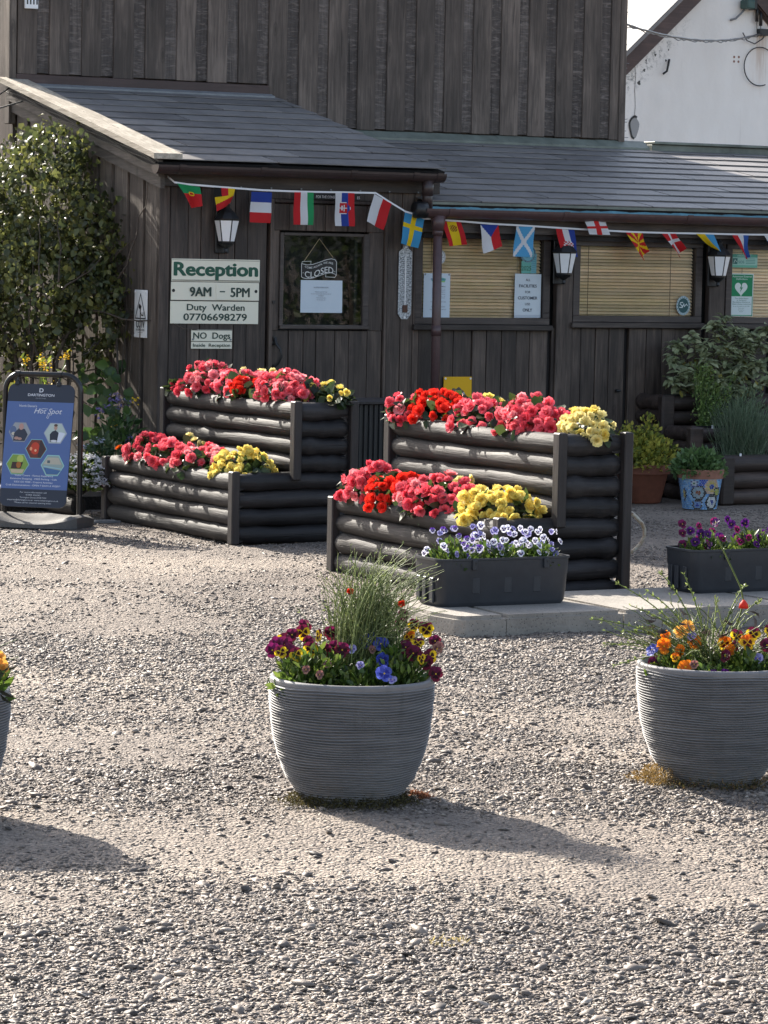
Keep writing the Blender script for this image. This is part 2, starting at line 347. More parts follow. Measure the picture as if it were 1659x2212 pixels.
def ring(x, z, r0, r1, n=24, a0=0, a1=2*pi): 
    V = []
    for k in range(n+1):
        t = a0+(a1-a0)*k/n; V += [(x+r0*cos(t), z+r0*sin(t)), (x+r1*cos(t), z+r1*sin(t))]
    return V
def add_ring(mb, x, z, r0, r1, y, col, n=24, a0=0, a1=2*pi, sx=1.0):
    V = ring(0, 0, r0, r1, n, a0, a1)
    mb.add([(x+p[0]*sx, y, z+p[1]) for p in V], [(2*k, 2*k+1, 2*k+3, 2*k+2) for k in range(n)], col, .5); return mb
def disc(r, n=24, x=0, z=0, sx=1.0): return [(x+r*sx*cos(2*pi*k/n), z+r*sin(2*pi*k/n)) for k in range(n)]
def stroke(mb, pts, w, y, col):
    """a flat painted line along pts"""
    for (p, q) in zip(pts[:-1], pts[1:]):
        d = Vector((q[0]-p[0], q[1]-p[1])); L = d.length
        if L < 1e-6: continue
        nrm = Vector((-d.y, d.x))/L*w/2; e = d/L*w*.3
        mb.add([(p[0]-e.x+nrm.x, y, p[1]-e.y+nrm.y), (p[0]-e.x-nrm.x, y, p[1]-e.y-nrm.y), (q[0]+e.x-nrm.x, y, q[1]+e.y-nrm.y), (q[0]+e.x+nrm.x, y, q[1]+e.y+nrm.y)], [(0, 1, 2, 3)], col, .5)
    return mb

def fast_mesh(name, V, faces_flat, loop_tot, mats, parent=None, rnd=None, col=None, smooth=False, mi=None):
    me = bpy.data.meshes.new(name); V = np.asarray(V, 'f'); nf = len(loop_tot)
    me.vertices.add(len(V)); me.vertices.foreach_set('co', V.ravel())
    me.loops.add(len(faces_flat)); me.loops.foreach_set('vertex_index', np.asarray(faces_flat, 'i'))
    me.polygons.add(nf); st = np.zeros(nf, 'i'); st[1:] = np.cumsum(loop_tot)[:-1]
    me.polygons.foreach_set('loop_start', st)
    try: me.polygons.foreach_set('loop_total', np.asarray(loop_tot, 'i'))
    except Exception: pass
    for m_ in (mats if isinstance(mats, (list, tuple)) else [mats]): me.materials.append(m_)
    if mi is not None: me.polygons.foreach_set('material_index', np.asarray(mi, 'i'))
    if rnd is not None: me.attributes.new('rnd', 'FLOAT', 'FACE').data.foreach_set('value', np.asarray(rnd, 'f'))
    if col is not None:
        cc = np.ones((nf, 4), 'f'); cc[:, :3] = col; me.attributes.new('col', 'FLOAT_COLOR', 'FACE').data.foreach_set('color', cc.ravel())
    if smooth: me.polygons.foreach_set('use_smooth', np.ones(nf, bool))
    me.update(calc_edges=True); me.validate()
    return link(name, me, parent)

def unit(a): return a/np.maximum(1e-9, np.linalg.norm(a, axis=-1, keepdims=True))

def leaves(name, P, D, Nn, L, Wd, mat, parent=None, cols=((.06, .09, .03),), droop=.15, rnd=None):
    """a spray of leaves: base points P, tip directions D, face normals Nn, lengths L, widths Wd"""
    P = np.asarray(P, float); n = len(P); D = unit(np.asarray(D, float)); Nn = np.asarray(Nn, float)
    S = unit(np.cross(D, Nn)); Nn = unit(np.cross(S, D)); L = np.broadcast_to(L, (n,))[:, None]; Wd = np.broadcast_to(Wd, (n,))[:, None]
    up = .12*Wd
    v = [P, P+D*L*.38+S*Wd*.5+Nn*up, P+D*L*.42-Nn*up*.5, P+D*L*.38-S*Wd*.5+Nn*up,
         P+D*L*.74+S*Wd*.33-Nn*L*droop*.35, P+D*L*.76-Nn*(L*droop*.45+up*.4), P+D*L*.74-S*Wd*.33-Nn*L*droop*.35, P+D*L-Nn*L*droop]
    V = np.stack(v, 1).reshape(-1, 3)
    base = np.array([0,1,2, 0,2,3, 1,4,5,2, 2,5,6,3, 4,7,5, 5,7,6]); tot = np.array([3,3,4,4,3,3])
    F = (base[None, :]+8*np.arange(n)[:, None]).ravel(); T = np.tile(tot, n)
    r = rng.random(n) if rnd is None else rnd
    ci = rng.integers(0, len(cols), n); c = np.array(cols, float)[ci]
    return fast_mesh(name, V, F, T, mat, parent, np.repeat(r, 6), np.repeat(c, 6, 0))

def rand_dirs(n): return unit(rng.normal(size=(n, 3)))
def ell_points(n, c, r, fill=.5, top=False):
    """points in an ellipsoid, most of them near its surface"""
    d = rand_dirs(n)
    if top: d[:, 2] = np.abs(d[:, 2])
    rad = (fill + (1-fill)*rng.random(n))[:, None]
    return np.array(c)+d*np.array(r)*rad, d

def stems(name, paths, radii, mat, parent=None, col=((.1, .15, .05),), n=4):
    """many thin stems as one mesh; paths: (k, m, 3)"""
    paths = np.asarray(paths, float); K, m, _ = paths.shape; radii = np.asarray(radii, float)
    T = np.gradient(paths, axis=1); T = unit(T)
    ref = np.array([.31, .95, .05]); A = unit(np.cross(T, ref)); B = np.cross(A, T)
    an = 2*np.pi*np.arange(n)/n
    R = radii if radii.ndim == 2 else np.repeat(radii[:, None], m, 1)
    V = paths[:, :, None, :]+(A[:, :, None, :]*np.cos(an)[None, None, :, None]+B[:, :, None, :]*np.sin(an)[None, None, :, None])*R[:, :, None, None]
    V = V.reshape(-1, 3); F = []
    i = np.arange(m-1)[:, None]; k = np.arange(n)[None, :]
    q = np.stack([i*n+k, i*n+(k+1) % n, (i+1)*n+(k+1) % n, (i+1)*n+k], -1).reshape(-1)
    F = (q[None, :]+(m*n)*np.arange(K)[:, None]).ravel(); per = (m-1)*n
    c = np.array(col, float)[rng.integers(0, len(col), K)]
    return fast_mesh(name, V, F, np.full(K*per, 4), mat, parent, np.repeat(rng.random(K), per), np.repeat(c, per, 0), smooth=True)

# ------------------------------------------------------------------ ground and gravel
def vnoise(x, y, seed=0):
    xi = np.floor(x).astype(int); yi = np.floor(y).astype(int); fx = x-xi; fy = y-yi
    fx = fx*fx*(3-2*fx); fy = fy*fy*(3-2*fy)
    def h(a, b):
        n_ = (a*374761393+b*668265263+seed*1442695041) & 0x7fffffff
        n_ = ((n_ ^ (n_ >> 13))*1274126177) & 0x7fffffff
        return ((n_ ^ (n_ >> 16)) & 0xffff)/65535.0
    return (h(xi, yi)*(1-fx)+h(xi+1, yi)*fx)*(1-fy)+(h(xi, yi+1)*(1-fx)+h(xi+1, yi+1)*fx)*fy
def gheight(x, y):
    e = np.clip(np.minimum(np.minimum(x+4.2, 5.2-x), np.minimum(y-4.5, 19.5-y))/1.0, 0, 1)
    z = (vnoise(x*1.3, y*1.3, 1)-.5)*.022+(vnoise(x*4, y*4, 2)-.5)*.012+(vnoise(x*13, y*13, 3)-.5)*.008+(vnoise(x*31, y*31, 4)-.5)*.006
    return z*e - .004
def axis(lo, hi, step, far):
    c = np.arange(lo, hi+1e-6, step); out = [-far, -far/4, -far/16]; out2 = [far/16, far/4, far]
    return np.concatenate([[v for v in out if v < lo-1], c, [v for v in out2 if v > hi+1]])
gx = axis(-4.2, 5.2, .03, 600.0); gy = axis(4.5, 20.0, .035, 600.0)
X, Y = np.meshgrid(gx, gy); Z = gheight(X, Y); nx, ny = len(gx), len(gy)
V = np.stack([X.ravel(), Y.ravel(), Z.ravel()], 1)
i, j = np.meshgrid(np.arange(nx-1), np.arange(ny-1)); a_ = (j*nx+i).ravel()
F = np.stack([a_, a_+1, a_+nx+1, a_+nx], 1).ravel()
g = fast_mesh('ground', V, F, np.full((nx-1)*(ny-1), 4), M['ground'], smooth=True)
tag(g, 'compacted pale gravel yard in front of the timber building', None, kind='structure')

def ico(sub, seed):
    rs = np.random.default_rng(seed)
    if sub == 0:   # small angular chip: a jittered octahedron
        V = np.array([(1, 0, 0), (0, 1, 0), (-1, 0, 0), (0, -1, 0), (0, 0, 1), (0, 0, -1)], float)+rs.normal(size=(6, 3))*.24
        return V, np.array([(0, 1, 4), (1, 2, 4), (2, 3, 4), (3, 0, 4), (1, 0, 5), (2, 1, 5), (3, 2, 5), (0, 3, 5)])
    bm = bmesh.new(); bmesh.ops.create_icosphere(bm, subdivisions=sub, radius=1.0)
    k = rs.normal(size=(9, 3)); V = np.array([v.co[:] for v in bm.verts])
    d = 1+.10*np.sin(V@k[0]*1.7+seed)+.08*rs.normal(size=len(V)); V = V*d[:, None]
    for q in range(6):   # broken faces
        pn = unit(k[q+2][None])[0]; lim = .38+.08*q
        t = V@pn; V = V-np.maximum(0, t-lim)[:, None]*pn*.97
    F = np.array([[v.index for v in f.verts] for f in bm.faces]); bm.free(); return V, F
def scatter(n, ylo, yhi, rmed, sig, rmax, sub, seed):
    rs = np.random.default_rng(seed)
    y = ylo+(yhi-ylo)*rs.random(n); hw = .1185*y+1.4; x = (rs.random(n)*2-1)*hw
    stony = vnoise(x*.9+31, y*.9, 11)*.6+vnoise(x*2.7, y*2.7+9, 12)*.4
    stony = .45*stony+.55*(vnoise(x*.45+5, y*1.15, 14)*.55+vnoise(x*1.2, y*3.1+4, 15)*.45)
    stony = stony+.26*np.exp(-((y-9.75)/.3)**2)+.16*np.exp(-((y-13.2)/.9)**2)+.28*np.clip(7.9-y, 0, 1)-.16*np.exp(-((y-11.2)/.8)**2)-.14*np.exp(-((y-8.6)/.4)**2)
    pb = np.clip((stony-.38)*3.0+.20, .10, 1)
    keep = rs.random(n) < pb; x, y, stony = x[keep], y[keep], stony[keep]; n = len(x)
    r = np.minimum(rmed*np.exp(sig*rs.normal(size=n))*(.8+.5*stony), rmax)
    z = gheight(x, y)
    ang = rs.random(n)*2*np.pi; sx = r*(.95+.7*rs.random(n)); sy = r*(.7+.3*rs.random(n)); sz = r*(.28+.34*rs.random(n))
    tv = rs.normal(size=(n, 2))*.22
    allV, allF, allR = [], [], []
    off = 0
    kinds = [ico(sub, 40+q+sub*10) for q in range(6)]; pick = rs.integers(0, 6, n); rnd = np.clip(rs.normal(.5, .24, n), 0, 1)
    for q, (bv, bf) in enumerate(kinds):
        s_ = pick == q; m = s_.sum()
        if not m: continue
        P = bv[None]*np.stack([sx[s_], sy[s_], sz[s_]], 1)[:, None, :]
        ca, sa = np.cos(ang[s_])[:, None], np.sin(ang[s_])[:, None]
        px = P[..., 0]*ca-P[..., 1]*sa; py = P[..., 0]*sa+P[..., 1]*ca
        pz = P[..., 2]+px*tv[s_, 0][:, None]+py*tv[s_, 1][:, None]
        W_ = np.stack([px+x[s_][:, None], py+y[s_][:, None], pz+(z[s_]+sz[s_]*.25)[:, None]], -1)
        allV.append(W_.reshape(-1, 3)); allF.append((bf[None]+(off+len(bv)*np.arange(m))[:, None, None]).reshape(-1)); allR.append(np.repeat(rnd[s_], len(bf))); off += m*len(bv)
    return np.concatenate(allV), np.concatenate(allF), np.concatenate(allR)
parts = [scatter(280000, 6.0, 10.5, .0042, .45, .013, 0, 1), scatter(225000, 10.0, 15.0, .0048, .42, .014, 0, 2),
         scatter(150000, 14.5, 21.5, .0062, .38, .015, 0, 3), scatter(8400, 6.0, 11.0, .0085, .42, .023, 1, 4), scatter(420, 6.0, 10.2, .017, .25, .028, 1, 6), scatter(1900, 10.0, 20.0, .0105, .35, .022, 1, 5)]
# ico subdivision 1 = 12 vertices, 20 faces
off = 0; VV, FF, RR = [], [], []
for v_, f_, r_ in parts:
    VV.append(v_); FF.append(f_+off); RR.append(r_); off += len(v_)
VV = np.concatenate(VV); FF = np.concatenate(FF); RR = np.concatenate(RR)
o = fast_mesh('gravel', VV, FF, np.full(len(RR), 3), M['stone'], rnd=RR)
tag(o, 'loose grey and tan gravel stones strewn over the yard', None, kind='stuff')

# ------------------------------------------------------------------ the timber building (local frame: x = a, y = -b)
bld = thing('timber_building', 'dark timber board building with slate porch and long lean-to', 'building', 0, 0)
B = bld
def boards(mb, a0, a1, z0, z1, y, w, gap, thick, jit=.0, bev=.002, zj=.0, mi=0):
    x = a0
    while x < a1-.02:
        ww = w*random.uniform(1-jit, 1+jit); x1 = min(x+ww, a1)
        mb.box(x+gap/2, x1-gap/2, y-thick*random.uniform(.85, 1.15), y, z0+random.uniform(-zj, zj), z1, bev=bev, mi=mi); x = x1
TD = 2.43   # depth of the porch and lean-to
# tall rear block, upper cladding
mb = MB()
for k in range(0, 21):
    a = -.015+.2483*k; low = 2.857 if a < 1.9 else 2.562
    a1 = min(a+.157+random.uniform(-.006, .006), 5.085)
    mb.box(max(a, -.01), a1, TD-.024, TD, low+random.uniform(-.006, .006), 6.2, bev=.003)
mb.box(5.03, 5.09, TD-.034, TD+.03, 2.54, 6.2, bev=.004)
mb.build('upper_cladding', M['wood_up'], B)
mb = MB()
for k in range(0, 21):
    a = -.015+.2483*k+.14; low = 2.857 if a < 1.9 else 2.562
    mb.box(a, min(a+.125, 5.07), TD-.008-random.uniform(0, .003), TD+.03, low+.008, 6.2)
mb.build('recessed_boards', M['wood_rip'], B)
mb = MB(); mb.box(-.02, 5.088, TD+.03, TD+1.6, 0, 6.2); mb.build('rear_block', M['wood_up'], B)
mb = MB(); mb.prism([(TD-.35, 6.2), (TD+1.9, 6.2), (TD+1.9, 6.28), (TD+.8, 7.0), (TD-.35, 6.28)], -.2, 5.3, 'yz'); mb.build('upper_roof', M['slate'], B)
mb = MB(); mb.box(-.02, 1.975, TD-.032, TD-.001, 2.785, 2.852, bev=.004); mb.build('trim_board', M['wood_red'], B)
# weathered corner strip at the left end
mb = MB(); mb.box(-.075, -.021, TD-.03, TD+.05, 2.5, 6.2, bev=.004); mb.build('corner_board', M['wood_side'], B)
# roofs
def slate_roof(name, a0, a1, y_e, z_e, y_t, z_t, rows, sw, parent, skew=.0):
    mb = MB(); dy = y_t-y_e; dz = z_t-z_e; L = sqrt(dy*dy+dz*dz); ty, tz = dy/L, dz/L; ny_, nz_ = -tz, ty
    ex = L/rows
    for r in range(rows):
        s0 = r*ex; s1 = min(s0+ex*1.25, L); x = a0-sw*((r % 2)*.5+.1*random.random())
        while x < a1:
            x0 = max(x, a0); x1 = min(x+sw*random.uniform(.97, 1.03), a1)
            if x1-x0 > .02:
                lo = .0125+random.uniform(0, .0025); t = .0065; jx = random.uniform(-.002, .002)
                c = []
                for (s_, h) in ((s0, lo), (s1, .0015)):
                    for hh in (h, h-t): c.append((y_e+ty*(s_+jx)+ny_*hh, z_e+tz*(s_+jx)+nz_*hh))
                v = [(x0+.0018, *c[1]), (x1-.0016, *c[1]), (x1-.0016, *c[3]), (x0+.0016, *c[3]), (x0+.0016, *c[0]), (x1-.0016, *c[0]), (x1-.0016, *c[2]), (x0+.0016, *c[2])]
                mb.add(v, [(0,3,2,1),(4,5,6,7),(0,1,5,4),(1,2,6,5),(2,3,7,6),(3,0,4,7)])
            x = x+sw
    o = mb.build(name, M['slate'], parent)
    d = MB(); d.prism([(y_e+.02, z_e-.05), (y_t, z_t-.05), (y_t, z_t-.012), (y_e, z_e-.012)], a0+.01, a1-.01, 'yz'); d.build('roof_deck', M['wood_gap'], o)
    return o
slate_roof('porch_roof', -.10, 2.025, -.14, 2.205, TD, 2.775, 11, .46, B)
slate_roof('lean_to_roof', 1.86, 8.2, -.16, 1.99, TD, 2.50, 11, .46, B)
mb = MB()   # flashing at the heads of both roofs
mb.prism([(TD-.10, 2.757), (TD-.035, 2.772), (TD-.035, 2.79), (TD-.10, 2.772)], .05, 1.99, 'yz'); mb.build('flashing', M['lead'], B)
mb = MB()
for k in range(22):
    a = 1.98+.15*k; mb.prism([(TD-.11, 2.487), (TD-.012, 2.512), (TD-.012, 2.556+random.uniform(-.002, .002)), (TD-.11, 2.503+random.uniform(0, .004))], a, a+.1505, 'yz')
mb.build('flashing', M['lead_gr'], B)
mb = MB(); mb.box(5.30, 8.2, TD-.11, TD+.08, 2.47, 2.535, bev=.006); mb.box(5.30, 8.2, TD-.14, TD+.09, 2.535, 2.556, bev=.004); mb.build('ridge_board', M['lead_gr'], B)
mb = MB(); mb.box(5.09, 8.2, TD+.02, TD+.06, 0, 2.47); mb.box(8.15, 8.2, 0, TD, 0, 2.0); mb.build('lean_to_rear_wall', M['wood_up'], B)
# bleached barge plank on the porch verge, fascia boards under it
def slope_z(y): return 2.205+(y+.14)*(2.775-2.205)/(TD+.14)
mb = MB(); mb.prism([(-.17, slope_z(-.17)+.016), (TD+.02, slope_z(TD)+.016), (TD+.02, slope_z(TD)+.052), (-.17, slope_z(-.17)+.052)], -.135, .065, 'yz'); mb.build('barge_plank', M['wood_barge'], B)
mb = MB()
mb.prism([(-.13, slope_z(-.13)-.105), (TD, slope_z(TD)-.105), (TD, slope_z(TD)+.0), (-.13, slope_z(-.13)+.0)], -.085, -.055, 'yz')
mb.prism([(-.10, slope_z(-.10)-.185), (TD, slope_z(TD)-.185), (TD, slope_z(TD)-.085), (-.10, slope_z(-.10)-.085)], -.056, -.026, 'yz')
mb.build('verge_fascia', M['wood_fascia'], B)
mb = MB()   # the cables clipped under the plank
for q in range(3):
    pth = [(-.095-.008*q, y, slope_z(y)-.012-.014*q+.006*sin(y*9+q*2)) for y in np.linspace(-.12, TD-.05, 40)]
    mb.tube(pth, .0045, 5)
pth = [(-.1, TD-.1, slope_z(TD)-.03), (-.25, TD-.15, 2.66), (-.5, TD-.1, 2.60), (-.8, TD, 2.57)]; mb.tube(pth, .006, 5)
pth = [(-.1, TD-.35, slope_z(TD-.35)-.05), (-.3, TD-.3, 2.58), (-.6, TD-.2, 2.47), (-.9, TD, 2.42)]; mb.tube(pth, .006, 5)
mb.build('cable', M['black'], B)
# porch side wall (facing left)
mb = MB()
edges = [.0]; y = -.005
while y < TD-.05:
    wd = random.choice((.19, .2, .21, .195)); top = slope_z(y)-.12
    x0 = -.022*random.uniform(.9, 1.1)
    mb.prism([(y+.004, 0.0), (y+wd-.004, 0.0), (y+wd-.004, slope_z(y+wd)-.12), (y+.004, slope_z(y)-.12)], x0, 0.0, 'yz'); y += wd+random.uniform(.035, .055)
mb.build('porch_side_wall', M['wood_side'], B)
mb = MB(); mb.prism([(.03, 0), (TD, 0), (TD, slope_z(TD)-.06), (.03, slope_z(.03)-.06)], .001, .03, 'yz'); mb.build('side_wall_backing', M['wood_gap'], B)
# porch front wall: boards left of the door, above it and right of it
mb = MB()
mb.box(-.022, .052, -.024, .02, 0, 2.10, bev=.004)
boards(mb, .056, .775, 0, 2.05, .004, .112, .004, .020, .35)
boards(mb, .775, 1.66, 1.985, 2.06, .006, .9, .002, .02)
boards(mb, 1.655, 1.905, 0, 2.05, .004, .085, .004, .026, .35)
mb.build('porch_front_wall', M['wood_dk'], B)
mb = MB(); mb.box(0.03, .80, .03, .06, 0, 2.1); mb.box(1.64, 1.92, .03, .06, 0, 2.1); mb.build('porch_wall_backing', M['wood_gap'], B)
mb = MB(); mb.box(-.05, 2.03, -.055, -.025, 2.045, 2.165, bev=.003); mb.build('porch_eaves_board', M['wood_x'], B)
for k in range(9): mb = MB(); mb.tube([(.1+.22*k, -.056, 2.052), (.1+.22*k, -.062, 2.052)], .006, 6); mb.build('bolt', M['lead'], B)
# gutters
def gutter(name, a0, a1, y, z, r, mat, parent, joints):
    mb = MB(); n = 12; prof = [(y-r*cos(pi*k/n), z-r*sin(pi*k/n)) for k in range(n+1)]; inner = [(y-(r-.004)*cos(pi*k/n), z-(r-.004)*sin(pi*k/n)) for k in range(n+1)][::-1]
    mb.prism(prof+inner, a0, a1, 'yz')
    mb.prism(prof, a0-.004, a0, 'yz'); mb.prism(prof, a1, a1+.004, 'yz')
    for j in joints:
        rr = r+.006; pr = [(y-rr*cos(pi*k/n), z+.004-rr*sin(pi*k/n)) for k in range(n+1)]; pi_ = [(y-(r+.0005)*cos(pi*k/n), z+.004-(r+.0005)*sin(pi*k/n)) for k in range(n+1)][::-1]
        mb.prism(pr+pi_, j-.022, j+.022, 'yz')
    return mb.build(name, mat, parent)
g1 = gutter('porch_gutter', -.125, 1.975, -.175, 2.176, .057, M['gutter_br'], B, (.04, .62, 1.28, 1.75, 1.93))
mb = MB(); mb.tube([(1.865, -.175, 2.13), (1.865, -.175, 2.03)], .040, 14); mb.tube([(1.865, -.175, 2.06), (1.865, -.172, 2.0), (1.885, -.145, 1.965), (1.91, -.11, 1.945)], .034, 14)
mb.build('downspout', M['gutter_br'], g1, True)
g2 = gutter('lean_to_gutter', 1.83, 8.2, -.185, 1.945, .06, M['gutter_pl'], B, (2.02, 2.92, 3.93, 4.9, 6.0))
mb = MB(); mb.tube([(1.765, -.185, 1.935), (1.845, -.185, 1.935)], .056, 14); mb.build('end_cap', M['black'], g2, True)
mb = MB(); mb.tube([(1.945, -.185, 1.90), (1.945, -.185, 1.80)], [.052, .037], 16)
mb.tube([(1.945, -.185, 1.83), (1.95, -.18, 1.2), (1.955, -.178, 0.02)], .0305, 16); mb.tube([(1.95, -.18, 1.17), (1.95, -.18, 1.10)], .0345, 16)
mb.tube([(1.945, -.185, 1.81), (1.945, -.185, 1.77)], .0355, 16)
mb.build('downpipe', M['gutter_pl'], g2, True)
# torn blue membrane between slates and gutter
mb = MB(); xs = np.linspace(1.90, 8.2, 220); V_, F_ = [], []
for k, x in enumerate(xs):
    jt = .012*mnoise.noise(Vector((x*7, 0, 0)))+.006*mnoise.noise(Vector((x*25, 3, 0)))
    V_ += [(x, -.135+.3*jt, 1.982), (x, -.155+jt, 1.955), (x, -.150+jt*.6, 1.925)]
    if k: q = 3*(k-1); F_ += [(q, q+1, q+4, q+3), (q+1, q+2, q+5, q+4)]
mb.add(V_, F_); mb.build('roofing_membrane', M['blue_felt'], B, True)
mb = MB(); mb.box(1.9, 8.2, -.165, -.145, 1.975, 1.993); mb.build('slate_batten', M['lead_gr'], B)
mb = MB(); mb.box(1.86, 8.2, -.10, -.07, 1.79, 1.955, bev=.003); mb.build('lean_to_eaves_board', M['wood_x'], B)
mb = MB(); mb.box(1.90, 8.2, -.07, .03, 1.755, 1.80); mb.build('soffit', M['wood_gap'], B)
# lean-to front wall below and between the windows
mb = MB(); x = 1.905
while x < 8.15:
    wd = random.choice((.11, .13, .145, .16, .12)); p = random.choice((.014, .018, .026))
    mb.box(x+.002, min(x+wd, 8.15)-.003, -p, .006, 0.0, 1.155, bev=.003); x += wd+random.choice((0, .0, .03))
for (p0, p1) in ((2.985, 3.115), (4.25, 4.385), (5.75, 5.9), (7.0, 8.15)): mb.box(p0, p1, -.034, .02, 1.155 if p1 > 6 else 0.0, 1.80, bev=.004)
boards(mb, 1.90, 8.15, 1.76, 1.80, .0, .8, .004, .02)
mb.build('lean_to_front_wall', M['wood_dk'], B)
mb = MB(); mb.box(1.92, 8.15, .012, .04, 0, 1.17); mb.build('lean_to_wall_backing', M['wood_gap'], B)
# windows with bamboo blinds
def window(a0, a1, z0, z1, fr, blind_seed):
    w_ = MB()
    w_.box(a0-fr, a1+fr, -.03, .02, z0-.045, z0, bev=.003); w_.box(a0-fr, a1+fr, -.03, .02, z1, z1+.04, bev=.003)
    w_.box(a0-fr, a0, -.028, .02, z0, z1, bev=.003); w_.box(a1, a1+fr, -.028, .02, z0, z1, bev=.003)
    o = w_.build('window', M['wood_frame'], B)
    s_ = MB(); s_.box(a0-fr-.02, a1+fr+.012, -.062, .01, z0-.085, z0-.047, bev=.005); s_.build('sill', M['wood_x'], o)
    p_ = MB(); p_.add([(a0, -.005, z0), (a1, -.005, z0), (a1, -.005, z1), (a0, -.005, z1)], [(0, 1, 2, 3)]); p_.build('pane', M['pane'], o)
    b_ = MB(); nsl = int((z1-z0)/.0225)
    for k in range(nsl+1):
        zz = z1-.0225*(k+.5); tn = (.92+.04*random.random(), .71+.04*random.random(), .46+.03*random.random())
        tl = .0035*random.random()
        b_.add([(a0+.004, .030+tl, zz+.0105), (a1-.004, .030+tl, zz+.0105), (a1-.004, .010, zz-.0095), (a0+.004, .010, zz-.0095)], [(0, 1, 2, 3)], tn)
    for q in (.09, .8):
        xx = a0+(a1-a0)*q
        b_.box(xx-.0015, xx+.0015, .0085, .010, z0, z1, col=(.16, .11, .07))
    b_.build('blind', M['blind'], o)
    return o
window(1.925, 2.878, 1.219, 1.752, .055, 1); window(3.176, 4.138, 1.242, 1.722, .055, 2); window(4.448, 5.65, 1.240, 1.722, .05, 3); window(5.95, 6.95, 1.24, 1.722, .05, 4)
mb = MB(); mb.box(1.93, 7.0, .06, .08, 1.15, 1.80); mb.build('room_lining', M['dark_room'], B)
# door
dr = MB()
for (x0, x1) in ((.806, .93), (.93, 1.04), (1.04, 1.135), (1.135, 1.275), (1.275, 1.38), (1.38, 1.52), (1.52, 1.632)):
    dr.box(x0+.002, x1-.002, -.004-random.uniform(0, .007), .02, .04, 1.125, bev=.0025)
for (x0, x1) in ((.806, .92), (.92, 1.05), (1.05, 1.19), (1.19, 1.36), (1.36, 1.50), (1.50, 1.632)):
    dr.box(x0+.002, x1-.002, -.004-random.uniform(0, .006), .02, 1.78, 1.955, bev=.0025)
dr.box(.806, .853, -.008, .02, 1.125, 1.78, bev=.003); dr.box(1.519, 1.632, -.008, .02, 1.125, 1.78, bev=.003)
door = dr.build('door', M['wood_dk'], B)
fr = MB(); fr.box(.775, .803, -.028, .03, 0, 1.985, bev=.004); fr.box(1.635, 1.655, -.026, .03, 0, 1.985, bev=.004); fr.box(.803, 1.635, -.030, .02, 1.960, 1.984, bev=.004)
fr.build('door_frame', M['wood_dk'], B)
dw = MB(); dw.box(.853, .880, -.022, .015, 1.14, 1.768, bev=.003); dw.box(1.478, 1.519, -.022, .015, 1.14, 1.768, bev=.003)
dw.box(.880, 1.478, -.022, .015, 1.748, 1.768, bev=.003); dw.box(.853, 1.522, -.036, .015, 1.135, 1.162, bev=.004)
dwin = dw.build('door_window', M['wood_frame'], door)
p_ = MB(); p_.add([(.88, -.004, 1.162), (1.478, -.004, 1.162), (1.478, -.004, 1.748), (.88, -.004, 1.748)], [(0, 1, 2, 3)]); p_.build('pane', M['pane'], door)
p_ = MB(); p_.box(.82, 1.62, .25, .27, 1.0, 1.95); p_.box(1.435, 1.455, .03, .10, 1.1, 1.95); p_.build('hallway_lining', M['dark_room'], door)
h = MB(); h.tube([(.825, -.02, 1.075), (.825, -.035, 1.04), (.845, -.06, 1.0), (.85, -.065, .96), (.838, -.05, .915), (.822, -.02, .885)], [.010, .011, .009, .009, .009, .011], 8)
h.prism([(.812, 1.03), (.838, 1.03), (.842, 1.085), (.812, 1.085)], -.022, -.010); h.box(.80, .835, -.024, -.012, 1.04, 1.052); h.box(.815, .835, -.024, -.010, .875, .9)
h.build('handle', M['iron'], door, 'auto')
lt = MB(); lt.box(.795, .815, -.036, -.02, 1.30, 1.32); lt.build('latch', M['iron'], door)

# ------------------------------------------------------------------ the white gable behind and the neighbour on the far side
wb = thing('white_house', 'white rendered gable wall of a house behind the lean-to roof', 'building', 0, 9.0*-1)
def gz(a): return 4.62-.9*abs(a-10.58)
mb = MB(); mb.prism([(7.6, 0), (13.6, 0), (13.6, gz(13.6)-.03), (10.58, 4.59), (7.6, gz(7.6)-.03)], 0, .3, 'xz'); mb.build('gable_wall', M['render'], wb)
mb = MB()
for sg in (-1, 1):
    p = [(10.58, 4.62), (10.58+sg*3.2, 4.62-.9*3.2), (10.58+sg*3.2, 4.62-.9*3.2+.215), (10.58, 4.835)]
    mb.prism(p, -.10, -.07, 'xz')
    q = [(10.58, 4.605), (10.58+sg*3.2, 4.605-.9*3.2), (10.58+sg*3.2, 4.605-.9*3.2+.03), (10.58, 4.635)]
    mb.prism(q, -.07, 0.0, 'xz')
mb.build('verge_board', M['wood_red'], wb)
mb = MB()
for sg in (-1, 1): mb.prism([(10.58, 4.83), (10.58+sg*3.3, 4.83-.9*3.3), (10.58+sg*3.3, 4.83-.9*3.3+.06), (10.58, 4.89)], -.14, 5, 'xz')
mb.build('roof', M['slate'], wb)
mb = MB()   # a patch knocked in the render, a crack, stray hooks and bolt holes
mb.poly([(9.507+.055*cos(t)*(1+.15*sin(3*t)), 2.975+.105*sin(t)*(1+.1*cos(4*t))) for t in np.linspace(0, 2*pi, 20, endpoint=False)], -.003, (.30, .30, .30))
stroke(mb, [(9.507+.06*cos(t)*(1+.15*sin(3*t)), 2.975+.112*sin(t)) for t in np.linspace(1.2, 4.6, 14)], .022, -.006, (.05, .05, .05))
stroke(mb, [(9.49, 3.62), (9.505, 3.5), (9.498, 3.35), (9.51, 3.2), (9.504, 3.07)], .006, -.004, (.18, .17, .16))
for (x, z) in ((10.72, 3.746), (10.72, 3.70), (10.779, 3.748), (10.775, 3.70)): mb.poly(disc(.013, 10, x, z), -.003, (.25, .12, .08))
